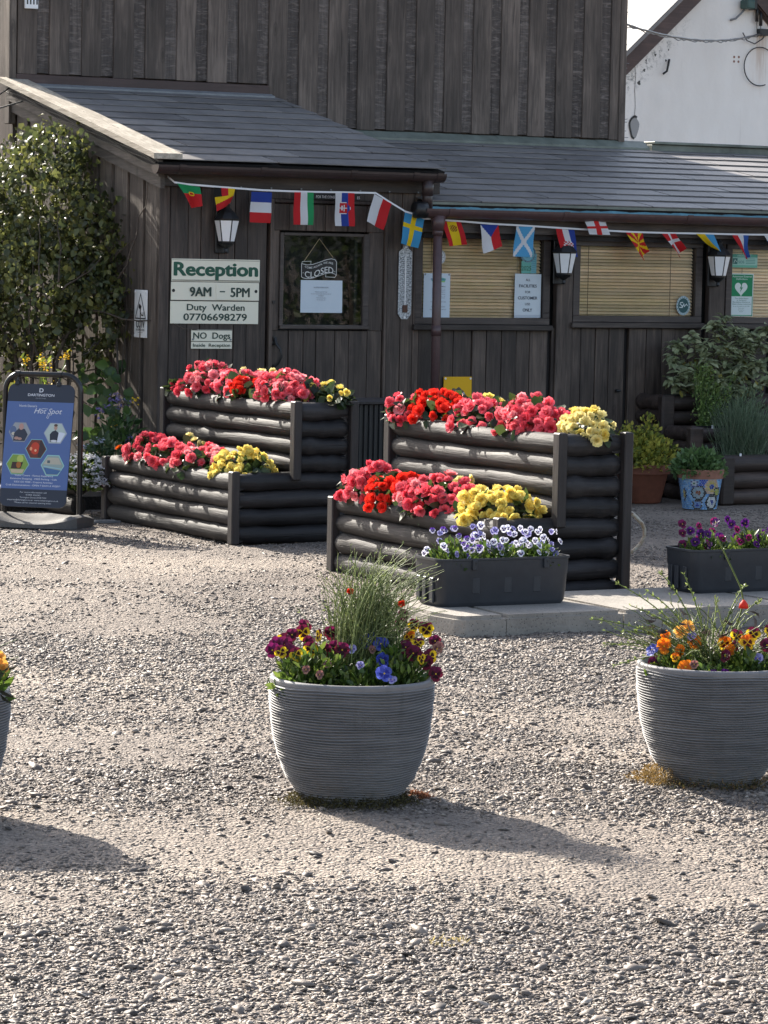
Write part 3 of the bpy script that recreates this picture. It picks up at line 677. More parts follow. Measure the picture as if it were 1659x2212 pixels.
for (x, z, r) in ((9.61, 3.56, .02), (9.74, 3.72, .018), (9.55, 3.43, .03), (9.87, 3.67, .016), (9.9, 3.78, .012), (9.63, 3.66, .015)):
    r *= .62; mb.poly([(x+r*cos(t)*(1+.4*sin(3*t+x*9)), z+1.3*r*sin(t)) for t in np.linspace(0, 2*pi, 12, endpoint=False)], -.002, (.06, .06, .055))
mb.build('render_damage', M['paint'], wb)
mb = MB(); mb.tube([(9.90, -.02, 3.68), (9.87, -.05, 3.63), (9.855, -.05, 3.56), (9.82, -.03, 3.53)], .012, 6); mb.build('hook', M['iron'], wb)
t = thing('floodlight', 'small green floodlight on a bent conduit high on the white gable', 'light', 0, -9.0)
mb = MB(); mb.box(10.76, 10.86, -.16, -.02, 4.24, 4.335, bev=.012); mb.build('housing', mat_flat('green enamel', (.035, .085, .075), .45), t)
mb = MB(); mb.box(10.865, 10.92, -.12, -.01, 4.235, 4.36, bev=.01); mb.build('bracket', M['black'], t)
mb = MB(); mb.tube([(10.80, -.05, 4.24), (10.76, -.04, 4.19), (10.70, -.04, 4.14), (10.64, -.03, 4.12)], .012, 7); mb.build('conduit', M['lead'], t, True)
t = thing('cable_box', 'pair of dark cable terminal tubes under the gable peak', 'cable box', 0, -9.0)
for (x, z) in ((10.96, 4.17), (11.01, 4.13)):
    mb = MB(); mb.tube([(x, -.05, z+.12), (x, -.05, z-.05)], .018, 8); mb.tube([(x, -.05, z-.05), (x+.02, -.03, z-.16)], .004, 5); mb.build('terminal_tube', M['black'], t, True)
mb = MB()
for q in range(3):
    pth = []
    for u in np.linspace(0, 1, 26):
        a = 5.10+(11.02-5.10)*u; b = -2.43+(-8.95+2.43)*u; z = 3.46-.006*q+(4.0-3.46)*u-.32*u*(1-u)*1.2+.012*sin(u*60+q*2.1)*(1 if q else .2)
        pth.append((a, -b, z))
    mb.tube(pth, .009 if q == 0 else .005, 6)
single('aerial_cable', mb, M['black'], 'twisted black aerial cable strung from the cladding to the white gable', 'cable', 0, 0)
mb = MB(); mb.tube([(11.03+.20*cos(t)*1.0, -.03, 3.66+.2*sin(t)) for t in np.linspace(.9, 5.1, 24)], .006, 6)
mb.tube([(10.80, -.03, 4.0), (10.85, -.04, 3.92), (10.95, -.04, 3.89), (11.05, -.04, 3.95), (11.1, -.03, 4.03)], .006, 6)
mb.box(11.0, 11.12, -.06, 0, 3.98, 4.05)
single('loose_cable', mb, M['black'], 'thin loose cable looping below the bracket on the white gable', 'cable', 0, -9.0)
nb = thing('neighbour_house', 'pinkish brick neighbouring house end with a white framed window', 'building', 0, -9.5)
mb = MB(); mb.box(-6, 2.915, 0, 3, 0, 3.9); mb.build('wall', M['pinkwall'], nb)
mb = MB(); mb.box(1.7, 2.84, -.05, -.002, 3.70, 3.75, bev=.01); mb.box(2.77, 2.84, -.049, -.002, 3.751, 3.9); mb.build('window_frame', M['opal'], nb)
mb = MB(); mb.box(1.7, 2.768, -.01, -.002, 3.752, 3.9); mb.build('window_pane', M['dark_room'], nb)
mb = MB(); mb.tube([(2.86, -.05, 0), (2.86, -.05, 3.9)], .02, 8); mb.build('waste_pipe', M['lead'], nb, True)
t = thing('wall_vent', 'small white slotted vent box high on the dark cladding', 'vent', .085, -2.43, 3.31)
mb = MB(); mb.box(-.05, .05, -.045, -.024, 0, .15, bev=.004); mb.build('cover', M['opal'], t)
for k in range(4):
    mb = MB(); mb.box(-.038+.024*k, -.028+.024*k, -.0465, -.044, .03, .16); mb.build('slot', M['black'], t)
mb = MB()
for z in (3.55, 3.42, 3.30, 3.16, 3.12, 3.05, 2.72, 2.70, 2.63, 2.58): mb.tube([(5.085, -.01, z), (5.085+random.uniform(.02, .05), -.02, z+random.uniform(-.004, .006))], .0025, 5)
single('nail_row', mb, M['lead'], 'bent nails sticking out of the end of the dark cladding', 'nails', 0, -2.43)

# ------------------------------------------------------------------ signs
GREEN = (.010, .085, .050); CREAM = (.80, .76, .62); BLK = (.015, .015, .015)
def screw(par, pts, col_m='lead'):
    for (x, y, z) in pts:
        mb = MB(); mb.tube([(x, y, z), (x, y-.004, z)], .007, 10); mb.build('screw', M[col_m], par)
s = thing('reception_sign', 'cream three-part board reading Reception with opening hours and green lettering', 'sign', .062, .0, 1.165)
mb = MB(); mb.box(.006, .640, -.026, -.021, .272, .418, CREAM, .5, bev=.001); mb.build('top_board', M['paper'], s)
mb = MB(); text(mb, 'Reception', .323, .312, .088, -.0275, GREEN, .012, .600, heavy=.0045)
for z in (.277, .281, .409): mb.box(.01, .636, -.0274, -.0266, z, z+.0022, BLK, .5)
mb.build('lettering', M['paint'], s)
mb = MB(); mb.box(.003, .637, -.026, -.021, .152, .268, CREAM, .5, bev=.001); mb.box(.325, .415, -.029, -.0265, .156, .255, CREAM, .55); mb.box(.415, .57, -.0295, -.0265, .158, .26, CREAM, .6)
mb.build('hours_board', M['paper'], s)
mb = MB(); text(mb, '9AM', .212, .178, .062, -.0305, (.02, .045, .035), 0, .150, heavy=.003); text(mb, '5PM', .497, .176, .062, -.0305, (.02, .045, .035), 0, .135, heavy=.003); mb.box(.350, .388, -.0302, -.0296, .205, .213, (.02, .045, .035), .5)
for x in (.020, .614): mb.poly(disc(.011, 14, x, .213), -.0275, BLK)
mb.build('lettering', M['paint'], s)
mb = MB(); mb.box(0, .634, -.026, -.021, 0, .148, CREAM, .5, bev=.001); mb.build('lower_board', M['paper'], s)
mb = MB(); text(mb, 'Duty  Warden', .325, .087, .042, -.0275, (.02, .05, .04), .004, .415, heavy=.0014); text(mb, '07706698279', .322, .022, .046, -.0275, (.02, .05, .04), .004, .455, heavy=.0016); mb.box(.0, .634, -.0275, -.0265, .1455, .148, BLK, .5)
mb.build('lettering', M['paint'], s)
s = thing('no_dogs_sign', 'small cream sign reading NO Dogs Inside Reception', 'sign', .214, .0, 1.003)
mb = MB(); mb.box(0, .294, -.026, -.021, .049, .123, CREAM, .5, bev=.001); mb.box(0, .294, -.026, -.021, 0, .046, CREAM, .55, bev=.001); mb.build('board', M['paper'], s)
mb = MB(); text(mb, 'NO  Dogs', .147, .066, .042, -.0275, (.02, .05, .04), .004, .265, heavy=.0013); text(mb, 'Inside  Reception', .147, .013, .022, -.0275, (.02, .05, .04), .004, .268, heavy=.0006)
for z in (.0455, .119): mb.box(0, .294, -.0274, -.0266, z, z+.0025, BLK, .5)
mb.build('lettering', M['paint'], s); screw(s, [(.012, -.026, .06), (.282, -.026, .06)])
s = thing('cctv_sign', 'narrow white CCTV sign with a camera triangle on the porch corner', 'sign', -.024, .158, 1.065, rot=-pi/2)
# its own x runs along the side wall towards the rear
s.matrix_world = MW @ Matrix.Translation((-.024, .325, 1.065)) @ Matrix.Rotation(-pi/2, 4, 'Z')
mb = MB(); mb.box(0, .197, -.008, -.003, 0, .31, (.75, .75, .74), .5, bev=.002); mb.build('board', M['paper'], s)
mb = MB(); tri = [(.02, .125), (.177, .125), (.0985, .285)]; stroke(mb, tri+[tri[0]], .008, -.0095, BLK)
mb.poly([(.068, .195), (.10, .175), (.113, .205), (.081, .222)], -.0095, BLK); mb.poly([(.10, .165), (.108, .165), (.120, .15), (.140, .15), (.14, .142), (.113, .142)], -.0097, BLK); mb.poly([(.135, .14), (.145, .14), (.145, .165), (.135, .165)], -.0098, BLK)
text(mb, 'CCTV', .0985, .065, .050, -.0095, BLK, .01, .125, heavy=.002); text(mb, 'IN OPERATION', .0985, .043, .016, -.0095, BLK, .01, .125)
mb.box(.06, .137, -.0095, -.0085, .032, .034, BLK, .5); text(mb, 'HD', .0985, .015, .01, -.0095, (.2, .2, .2), 0, .03)
mb.build('lettering', M['paint'], s); screw(s, [(.014, -.008, .014), (.183, -.008, .014), (.014, -.008, .296), (.183, -.008, .296)], 'opal')
s = thing('licence_plate_sign', 'narrow black strip sign with white capitals above the door', 'sign', 1.06, .0, 1.988)
mb = MB(); mb.box(-.10, .375, -.034, -.0305, 0, .04, (.012, .012, .012), .5); mb.build('board', M['paint'], s)
mb = MB(); text(mb, 'FOR THE CONSUMPTION', .155, .009, .018, -.0355, (.7, .7, .7), .008, .225); text(mb, 'ES', .36, .009, .018, -.0355, (.7, .7, .7), .008, .02); mb.build('lettering', M['paint'], s)
s = thing('closed_sign', 'black ribbon shaped hanging sign reading Come again we are closed', 'sign', 1.145, .0, 1.46)
outl = [(-.130, .105), (-.130, .02), (-.120, .012), (-.09, .006), (-.05, .010), (0, .026), (.05, .043), (.09, .048), (.118, .040), (.13, .030), (.13, .12), (.118, .135), (.09, .140), (.05, .132), (0, .115), (-.05, .100), (-.09, .097), (-.12, .103)]
mb = MB(); mb.prism(outl, -.012, -.008, 'xz', (.012, .012, .013), .5); mb.build('board', M['paint'], s)
mb = MB(); WHT = (.62, .62, .60); stroke(mb, outl+[outl[0]], .0035, -.0135, WHT)
stroke(mb, [(-.128, .105), (-.125, .118), (-.06, .122), (-.062, .1)], .003, -.0135, WHT); stroke(mb, [(.128, .032), (.12, .018), (.05, .02), (.052, .042)], .003, -.0135, WHT)
def curved_text(mb, txt, x0, x1, zf, h, bold):
    mb2 = MB(); text(mb2, txt, 0, 0, h, 0, WHT, bold, x1-x0)
    xs_ = [v[0] for v in mb2.v]; mn = min(xs_)
    mb.add([(x0+v[0]-mn, -.0135, v[2]+zf(x0+v[0]-mn)) for v in mb2.v], mb2.f, WHT, .5)
zf = lambda x: .062+.018*sin(x*24)
curved_text(mb, 'COME AGAIN, WE ARE', -.105, .105, lambda x: zf(x)+.028, .014, .004); curved_text(mb, 'CLOSED', -.105, .108, lambda x: zf(x)-.032, .042, .006)
for x in (-.118, .118): mb.poly(disc(.003, 8, x, zf(x)-.012), -.0135, WHT)
mb.build('lettering', M['paint'], s)
mb = MB(); mb.tube([(-.112, -.011, .12), (0, -.011, .27), (.105, -.011, .148)], .0022, 5); mb.build('string', mat_flat('jute string', (.35, .27, .16), .8), s)
def paper_lines(mb, lines, w, y, col=(.12, .13, .16)):
    for (txt, x, z, h, wd) in lines: text(mb, txt, x, z, h, y, col, .004, wd)
s = thing('door_notice', 'white paper notice with small centred print taped inside the door glass', 'notice', 1.014, .0, 1.243)
mb = MB(); V_, F_ = [], []
for i in range(9):
    for j in range(5): V_.append((.311*i/8, -.009-.003*sin(i*1.1)*sin(j*.8+1), .214*j/4))
for i in range(8):
    for j in range(4): F_.append((i*5+j, (i+1)*5+j, (i+1)*5+j+1, i*5+j+1))
mb.add(V_, F_, (.55, .62, .68), .5); mb.build('sheet', M['paper'], s, True)
mb = MB(); paper_lines(mb, [('RECEPTION OPENING HOURS', .15, .163, .008, .11), ('Reception is open from 9 - 5pm', .15, .135, .006, .09), ('If you arrive out of hours please call the duty warden on', .15, .122, .006, .15), ('07706698279', .15, .109, .006, .04), ('Thank you and enjoy', .15, .096, .006, .07), ('the rest of your stay', .15, .083, .006, .065)], .31, -.0135)
mb.build('lettering', M['paint'], s)
t = thing('thermometer', 'tall galvanised metal thermometer plate between the door and the downpipe', 'thermometer', 1.787, .0, 1.206)
mb = MB(); mb.prism([(-.022, 0), (.022, 0), (.05, .035), (.05, .45), (.022, .472), (.014, .492), (-.014, .492), (-.022, .472), (-.05, .45), (-.05, .035)], -.034, -.028, 'xz', (.5, .5, .5), .5); mb.build('plate', M['galv'], t)
mb = MB(); mb.tube([(0, -.037, .08), (0, -.037, .42)], .004, 6); mb.build('glass_tube', M['opal'], t)
mb = MB()
for k in range(24):
    z = .10+.0135*k; mb.box(-.030, -.010, -.0350, -.0345, z, z+.0025, BLK, .5); mb.box(.010, .030, -.0350, -.0345, z, z+.0025, BLK, .5)
    if k % 2 == 0: text(mb, str(50-4*k if k < 13 else 4*k-50), -.036, z+.003, .009, -.0352, BLK, .01); text(mb, str(120-6*k), .036, z+.003, .009, -.0352, BLK, .01)
mb.build('scale', M['paint'], t)
mb = MB(); mb.box(-.018, .018, -.044, -.034, .045, .095, bev=.002)
for z in (.056, .068, .080): mb.box(-.019, .019, -.046, -.043, z, z+.004)
mb.build('bulb_guard', mat_flat('copper brown', (.09, .035, .02), .5), t)
screw(t, [(0, -.034, .012), (0, -.034, .480)], 'opal')
# things stuck to the lean-to windows
def sticker(name, label, cat, a, z, build, b=.0):
    s_ = thing(name, label, cat, a, b, z); build(s_); return s_
def f_(s_):
    mb = MB(); mb.poly(disc(.049, 28, 0, 0, .9), -.0075, (.62, .64, .66)); add_ring(mb, 0, 0, .040, .043, -.0082, (.15, .17, .2), sx=.9); mb.build('disc', M['paper'], s_)
    mb = MB(); text(mb, 'AD12', 0, .008, .012, -.0085, BLK, .005, .045); text(mb, 'SWIMMING POOL', 0, -.006, .007, -.0085, BLK, .003, .065); text(mb, 'AWARD', 0, -.019, .007, -.0085, BLK, .003, .04); mb.build('lettering', M['paint'], s_)
sticker('round_sticker', 'round white sticker high on the first blind window by the downpipe', 'sticker', 2.066, 1.626, f_)
def f_(s_):
    mb = MB(); mb.box(0, .205, -.0085, -.0075, 0, .298, (.55, .63, .70), .5); mb.build('sheet', M['paper'], s_)
    mb = MB(); mb.poly([(.06, .245), (.10, .238), (.165, .244), (.172, .262), (.13, .272), (.07, .268)], -.0088, (.10, .35, .30)); mb.poly([(.07, .240), (.16, .238), (.168, .246), (.075, .247)], -.0090, (.25, .50, .15))
    text(mb, 'Ilfracombe', .105, .252, .014, -.0093, (.05, .12, .30), .008, .10)
    paper_lines(mb, [('CONTACT NUMBERS', .120, .205, .008, .10), ('Reception            01271 862', .115, .190, .005, .105), ('Duty Warden     07706698279', .115, .178, .005, .105), ('Doctors Surgery     863119', .115, .166, .005, .105), ('Tyrrell Hospital     863448', .115, .154, .005, .105), ('Police Non Emergency   101', .115, .142, .005, .105), ('Dentist             865500', .115, .130, .005, .10),
        ('IN CASE OF EMERGENCY DIAL', .115, .103, .007, .12), ('999', .09, .088, .007, .02), ('FIRE POLICE AMBULANCE', .115, .070, .007, .11), ('PLEASE NOTE LOCATION FOR POLICY', .115, .052, .006, .13), ('RECEPTION', .10, .040, .006, .05)], .2, -.0093)
    mb.build('lettering', M['paint'], s_)
    for x in (.01, .195): m2 = MB(); m2.poly(disc(.007, 10, x, .290), -.0094, (.2, .2, .22)); m2.build('suction_cup', M['paint'], s_)
sticker('contact_notice', 'printed contact numbers notice with a blue and green heading half behind the downpipe', 'notice', 1.945, 1.218, f_)
def f_(s_):
    mb = MB(); V_ = [(0, -.0085, 0), (.211, -.0085, .002), (.211, -.0085, .300), (0, -.0085, .302)]; mb.add(V_, [(0, 1, 2, 3)], (.56, .62, .66), .5); mb.add([(0, -.0088, 0), (.211, -.0088, .002), (.211, -.0088, .022), (0, -.0088, .02)], [(0, 1, 2, 3)], (.42, .47, .52), .5); mb.build('sheet', M['paper'], s_)
    mb = MB(); c_ = (.05, .06, .08)
    for (tx, z, h, wd) in (('ALL', .252, .017, .036), ('FACILITIES', .209, .021, .140), ('FOR', .169, .017, .042), ('CUSTOMER', .127, .021, .155), ('USE', .087, .017, .040), ('ONLY', .044, .022, .074)): text(mb, tx, .105, z, h, -.0092, c_, .004, wd, heavy=.0009 if h > .02 else .0003)
    mb.build('lettering', M['paint'], s_)
sticker('customer_notice', 'white paper notice reading ALL FACILITIES FOR CUSTOMER USE ONLY', 'notice', 2.660, 1.221, f_)
def f_(s_):
    mb = MB(); mb.box(-.045, .03, -.0085, -.0075, -.02, .065, (.14, .40, .34), .5); mb.box(.032, .075, -.0085, -.0075, -.02, .115, (.16, .38, .42), .5); mb.poly(disc(.062, 26, .005, .115), -.0088, (.18, .42, .50)); add_ring(mb, .005, .115, .050, .060, -.0092, (.06, .12, .16)); mb.poly([(-.03, .095), (.0, .085), (.045, .10), (.03, .125), (-.01, .12)], -.0094, (.10, .30, .40)); mb.build('badge', M['paper'], s_)
    mb = MB(); text(mb, '2025', -.006, .0, .032, -.0095, (.02, .10, .05), .006, .078)
    mb2 = MB()
    for k, ch in enumerate('PARKS ASSOCIATION'):
        an = radians(205+9.2*k); text(mb2, ch, .005+.055*cos(an), .115+.055*sin(an)-.003, .007, -.0097, (.55, .65, .68), .01)
    mb.add(mb2.v, mb2.f, (.55, .65, .68), .5)
    for q in range(8): mb.box(.04, .068, -.0092, -.0086, -.01+.014*q, -.006+.014*q, (.08, .25, .30), .5)
    mb.build('lettering', M['paint'], s_)
sticker('year_badge', 'teal 2025 membership badge stuck above the customer notice', 'sticker', 2.755, 1.545, f_)
def f_(s_):
    mb = MB(); mb.poly(disc(.068, 32, 0, 0, .86), -.0082, (.36, .45, .47)); mb.poly(disc(.052, 32, 0, 0, .86), -.0086, (.03, .085, .09)); mb.build('disc', M['paper'], s_)
    mb = MB(); stroke(mb, [(-.005, .022), (-.025, .02), (-.028, .008), (-.01, 0), (-.012, -.014), (-.032, -.012)], .006, -.009, (.6, .66, .66)); stroke(mb, [(-.008, -.014), (.004, .014), (.008, -.008), (.026, .012), (.034, -.002)], .005, -.009, (.6, .66, .66))
    for k in range(18):
        an = radians(20*k); mb.poly([(.86*.060*cos(an)+.004*cos(q), .060*sin(an)+.004*sin(q)) for q in np.linspace(0, 2*pi, 5, endpoint=False)], -.009, (.06, .11, .12))
    mb.build('emblem', M['paint'], s_)
sticker('round_emblem_sticker', 'round dark green sticker with a scrawled white emblem low on the middle window', 'sticker', 4.05, 1.318, f_)
def f_(s_):
    mb = MB(); mb.box(0, .200, -.0085, -.0075, 0, .304, (.62, .68, .66), .5); mb.box(.007, .193, -.0090, -.0085, .142, .297, (.015, .22, .09), .5); mb.box(.004, .196, -.0090, -.0086, .004, .010, (.015, .22, .09), .5); mb.box(.012, .188, -.009, -.0085, .016, .136, (.58, .66, .66), .5); mb.box(.004, .009, -.009, -.0085, .01, .14, (.015, .22, .09), .5); mb.box(.19, .196, -.009, -.0085, .01, .14, (.015, .22, .09), .5); mb.build('board', M['paper'], s_)
    mb = MB(); hp = []
    for t_ in np.linspace(0, 2*pi, 40, endpoint=False): hp.append((.094+.0034*16*sin(t_)**3, .198+.0034*(13*cos(t_)-5*cos(2*t_)-2*cos(3*t_)-cos(4*t_))))
    mb.poly(hp, -.0095, (.62, .68, .64)); mb.poly([(.102, .232), (.080, .196), (.093, .199), (.084, .170), (.110, .207), (.097, .204)], -.0100, (.015, .2, .08))
    text(mb, 'Automated External', .1, .277, .014, -.0096, (.6, .68, .64), .004, .165); text(mb, 'Defibrillator', .1, .259, .013, -.0096, (.6, .68, .64), .004, .10)
    for (tx, z, h, wd) in (('The defibrillator', .124, .009, .12), ('is located', .111, .009, .08), ('Reception Entrance', .097, .010, .15), ('Open always unlocked', .083, .009, .16), ('In an emergency dial 999', .069, .006, .14), ('Nearest post', .056, .006, .05), ('Reception', .043, .006, .05), ('EX34', .031, .006, .03)): text(mb, tx, .1, z, h, -.0096, (.02, .12, .08), .004, wd)
    mb.build('lettering', M['paint'], s_)
sticker('defibrillator_sign', 'green and white defibrillator sign with a white heart and lightning bolt', 'sign', 4.446, 1.246, f_)
def f_(s_):
    mb = MB(); mb.box(0, .225, -.0085, -.0075, 0, .095, (.33, .55, .47), .5); mb.box(0, .225, -.0090, -.0085, .073, .095, (.10, .33, .24), .5); mb.box(0, .225, -.0090, -.0085, 0, .018, (.16, .42, .30), .5); mb.build('board', M['paper'], s_)
    mb = MB(); mb.box(.012, .052, -.0095, -.009, .024, .066, (.03, .15, .13), .5); stroke(mb, [(.02, .03), (.03, .055), (.046, .04)], .004, -.0099, (.5, .62, .56)); text(mb, 'SOS', .085, .03, .02, -.0096, (.03, .15, .13), .006, .05)
    for q in range(4): mb.box(.125, .205, -.0095, -.009, .028+.011*q, .032+.011*q, (.08, .25, .2), .5)
    text(mb, 'EMERGENCY', .11, .079, .009, -.0096, (.5, .65, .58), .004, .12); mb.build('lettering', M['paint'], s_)
sticker('first_aid_sticker', 'pale green strip sticker above the defibrillator sign', 'sticker', 4.450, 1.592, f_)
s = thing('yellow_sign', 'square yellow sign screwed low on the dark boards behind the flowers', 'sign', 2.10, .03, .52)
mb = MB(); mb.box(0, .22, -.008, -.002, 0, .30, (.75, .42, .012), .5, bev=.002); mb.build('board', M['paper'], s)
mb = MB()
mb.poly([(.107+.07*cos(t)*(1+.10*sin(7*t)), .155+.07*sin(t)*(1+.10*cos(9*t))) for t in np.linspace(0, 2*pi, 60, endpoint=False)], -.0086, (.10, .075, .06))
for k in range(46):
    an = random.uniform(0, 2*pi); rr = random.uniform(.01, .066); mb.poly(disc(random.uniform(.005, .011), 6, .107+rr*cos(an), .155+rr*sin(an)), -.009-.0002*(k % 5), random.choice(((.35, .30, .28), (.5, .46, .42), (.14, .10, .08))))
mb.build('picture', M['paint'], s); screw(s, [(.012, -.008, .288), (.208, -.008, .288)], 'opal')
mb = MB(); mb.tube([(0, 0, 0), (0, -.02, 0)], .012, 8); mb.tube([(-.012, -.02, 0), (.02, -.024, .002)], .007, 7)
single('wall_tap', mb, M['iron'], 'small dark tap fitting on the boards below the middle window', 'tap', 3.50, .02, .72)

# ------------------------------------------------------------------ wall lanterns
LAN = [(.425, .0, 1.622, 'black wall lantern with white panes above the Reception board'), (2.985, .03, 1.455, 'black wall lantern with white panes on the post between the first two blind windows'), (4.265, .03, 1.455, 'black wall lantern with white panes on the post beside the defibrillator sign')]
def lantern():
    t = thing('wall_lantern', LAN[0][3], 'lantern', *LAN[0][:3], group='half lanterns on the front wall')
    mb = MB()   # backplate, finial, arms
    mb.box(-.05, .05, -.034, -.022, .0, .30, bev=.005); mb.lathe([(.004, .0), (.014, .012), (.010, .03), (.03, .045), (.045, .055), (.055, .066)], 16, (0, -.085), cap0=True, cap1=True)
    mb.lathe([(.088, .222), (.080, .232), (.055, .262), (.030, .285), (.020, .300), (.024, .312), (.012, .325), (.004, .335)], 8, (0, -.09), cap0=True, cap1=True)
    mb.build('housing', M['iron'], t)
    n = 6; r0, r1 = .050, .082; z0, z1 = .068, .222
    for k in range(n):
        a0 = 2*pi*(k)/n - pi/2 - pi/n*0; a1 = a0+2*pi/n
        if sin((a0+a1)/2) > .6: continue
        def P(an, r, z): return Vector((r*cos(an), -.09+r*sin(an), z))
        q = [P(a0, r0, z0), P(a1, r0, z0), P(a1, r1, z1), P(a0, r1, z1)]; c = sum(q, Vector())/4
        qi = [c+(p-c)*.86 for p in q]; nn = (q[1]-q[0]).cross(q[3]-q[0]).normalized()
        m2 = MB(); m2.add([p+nn*.001 for p in qi], [(0, 1, 2, 3)]); m2.build('pane', M['opal'], t)
        m3 = MB()
        m3.add([*q, *[c+(p-c)*.84 for p in q]], [(0, 1, 5, 4), (1, 2, 6, 5), (2, 3, 7, 6), (3, 0, 4, 7)])
        m3.recalc = False; m3.build('frame', M['iron'], t)
    return t
def copy_tree(o, parent=None):
    c = o.copy(); COL.objects.link(c)
    if parent is not None: c.parent = parent
    for ch in list(o.children): copy_tree(ch, c)
    return c
l0 = lantern(); bpy.context.view_layer.update()
for (a, b, z, lb) in LAN[1:]:
    c = copy_tree(l0); c.matrix_world = MW @ Matrix.Translation((a, -b, z)); c['label'] = lb

# ------------------------------------------------------------------ bunting: a white tape and the flags hung from it
mb = MB()
def tape(pts):
    w_ = .012
    for (p, q) in zip(pts[:-1], pts[1:]):
        mb.add([(p[0], -p[1], p[2]), (q[0], -q[1], q[2]), (q[0], -q[1]-.001, q[2]+w_), (p[0], -p[1]-.001, p[2]+w_)], [(0, 1, 2, 3)])
tape([(.012, .06, 2.10), (.02, .15, 2.062), (.11, .15, 2.052), (.37, .15, 2.040), (.65, .15, 2.029), (.95, .15, 2.027), (1.25, .15, 2.031), (1.485, .15, 2.033)])
tape([(1.485, .15, 2.033), (1.60, .15, 1.973), (1.71, .152, 1.917), (1.78, .15, 1.90), (1.86, .15, 1.873), (1.96, .15, 1.868), (2.13, .15, 1.862), (2.37, .15, 1.850), (2.67, .15, 1.842), (2.965, .15, 1.832), (3.2, .15, 1.825), (3.53, .15, 1.818), (3.82, .15, 1.817), (4.115, .15, 1.819), (4.42, .15, 1.819), (4.66, .15, 1.822), (5.1, .15, 1.825), (5.7, .15, 1.83)])
mb.recalc = False
tw = NT('white tape'); tw.P(Base_Color=(.72, .73, .76), Roughness=.7)
single('bunting_tape', mb, tw.m, 'white bunting tape strung along both gutters', 'tape', 0, 0)
RED, WHI, BLU, GRN, YEL = (.55, .025, .03), (.68, .68, .70), (.03, .06, .30), (.02, .28, .10), (.80, .55, .02)
def vs(*c): return lambda x, y: c[min(len(c)-1, int(x*len(c)))]
def hs(*c): return lambda x, y: c[min(len(c)-1, int(y*len(c)))]
def f_slo(x, y):
    dx, dy = (x-.5)/.30, (y-.46)/.17
    if abs(dx) < 1 and abs(dy) < 1 and (dx < .3 or abs(dy) < 1-(dx-.3)*1.2):
        if abs(dx) > .86 or abs(dy) > .84: return WHI
        if abs(dy) < .14 and dx < .45 or (abs(dx+.05) < .1 and abs(dy) < .55) or (abs(dx+.4) < .1 and abs(dy) < .38): return WHI
        return BLU if dx > .42 else RED
    return vs(WHI, BLU, RED)(x, y)
def f_swe(x, y): return YEL if abs(x-.5) < .11 or abs(y-.38) < .075 else (.06, .30, .55)
def f_spa(x, y):
    dx, dy = (x-.52)/.20, (y-.28)/.14
    if dx*dx+dy*dy < 1: return (.22, .05, .02) if (int(x*24)+int(y*30)) % 3 else YEL
    return RED if x < .25 or x > .75 else YEL
def f_cze(x, y): return BLU if y < .5*(1-abs(2*x-1)) else (WHI if x < .5 else RED)
def f_sco(x, y): return WHI if abs(x-y) < .10 or abs(x-(1-y)) < .10 else (.10, .36, .62)
def f_cro(x, y):
    dx, dy = (x-.5)/.30, (y-.60)/.17
    if dx*dx+dy*dy*dy*dy < 1: return RED if (int((dx+1)*3)+int((dy+1)*3)) % 2 else WHI
    return vs(RED, WHI, BLU)(x, y)
def f_eng(x, y): return (.60, .03, .03) if abs(x-.5) < .11 or abs(y-.5) < .08 else WHI
def f_mac(x, y):
    an = math.atan2(y-.5, x-.5)+pi/8; rr = sqrt((x-.5)**2+((y-.5)*1.3)**2)
    return YEL if rr < .14 or (rr > .17 and (an/(pi/4)) % 1 < .42) else RED
def f_den(x, y): return WHI if abs(x-.5) < .10 or abs(y-.38) < .08 else RED
def f_por(x, y):
    if (x-.5)**2+((y-.4)*1.4)**2 < .02: return YEL if (x-.5)**2+((y-.4)*1.4)**2 > .006 else RED
    return GRN if y < .4 else RED
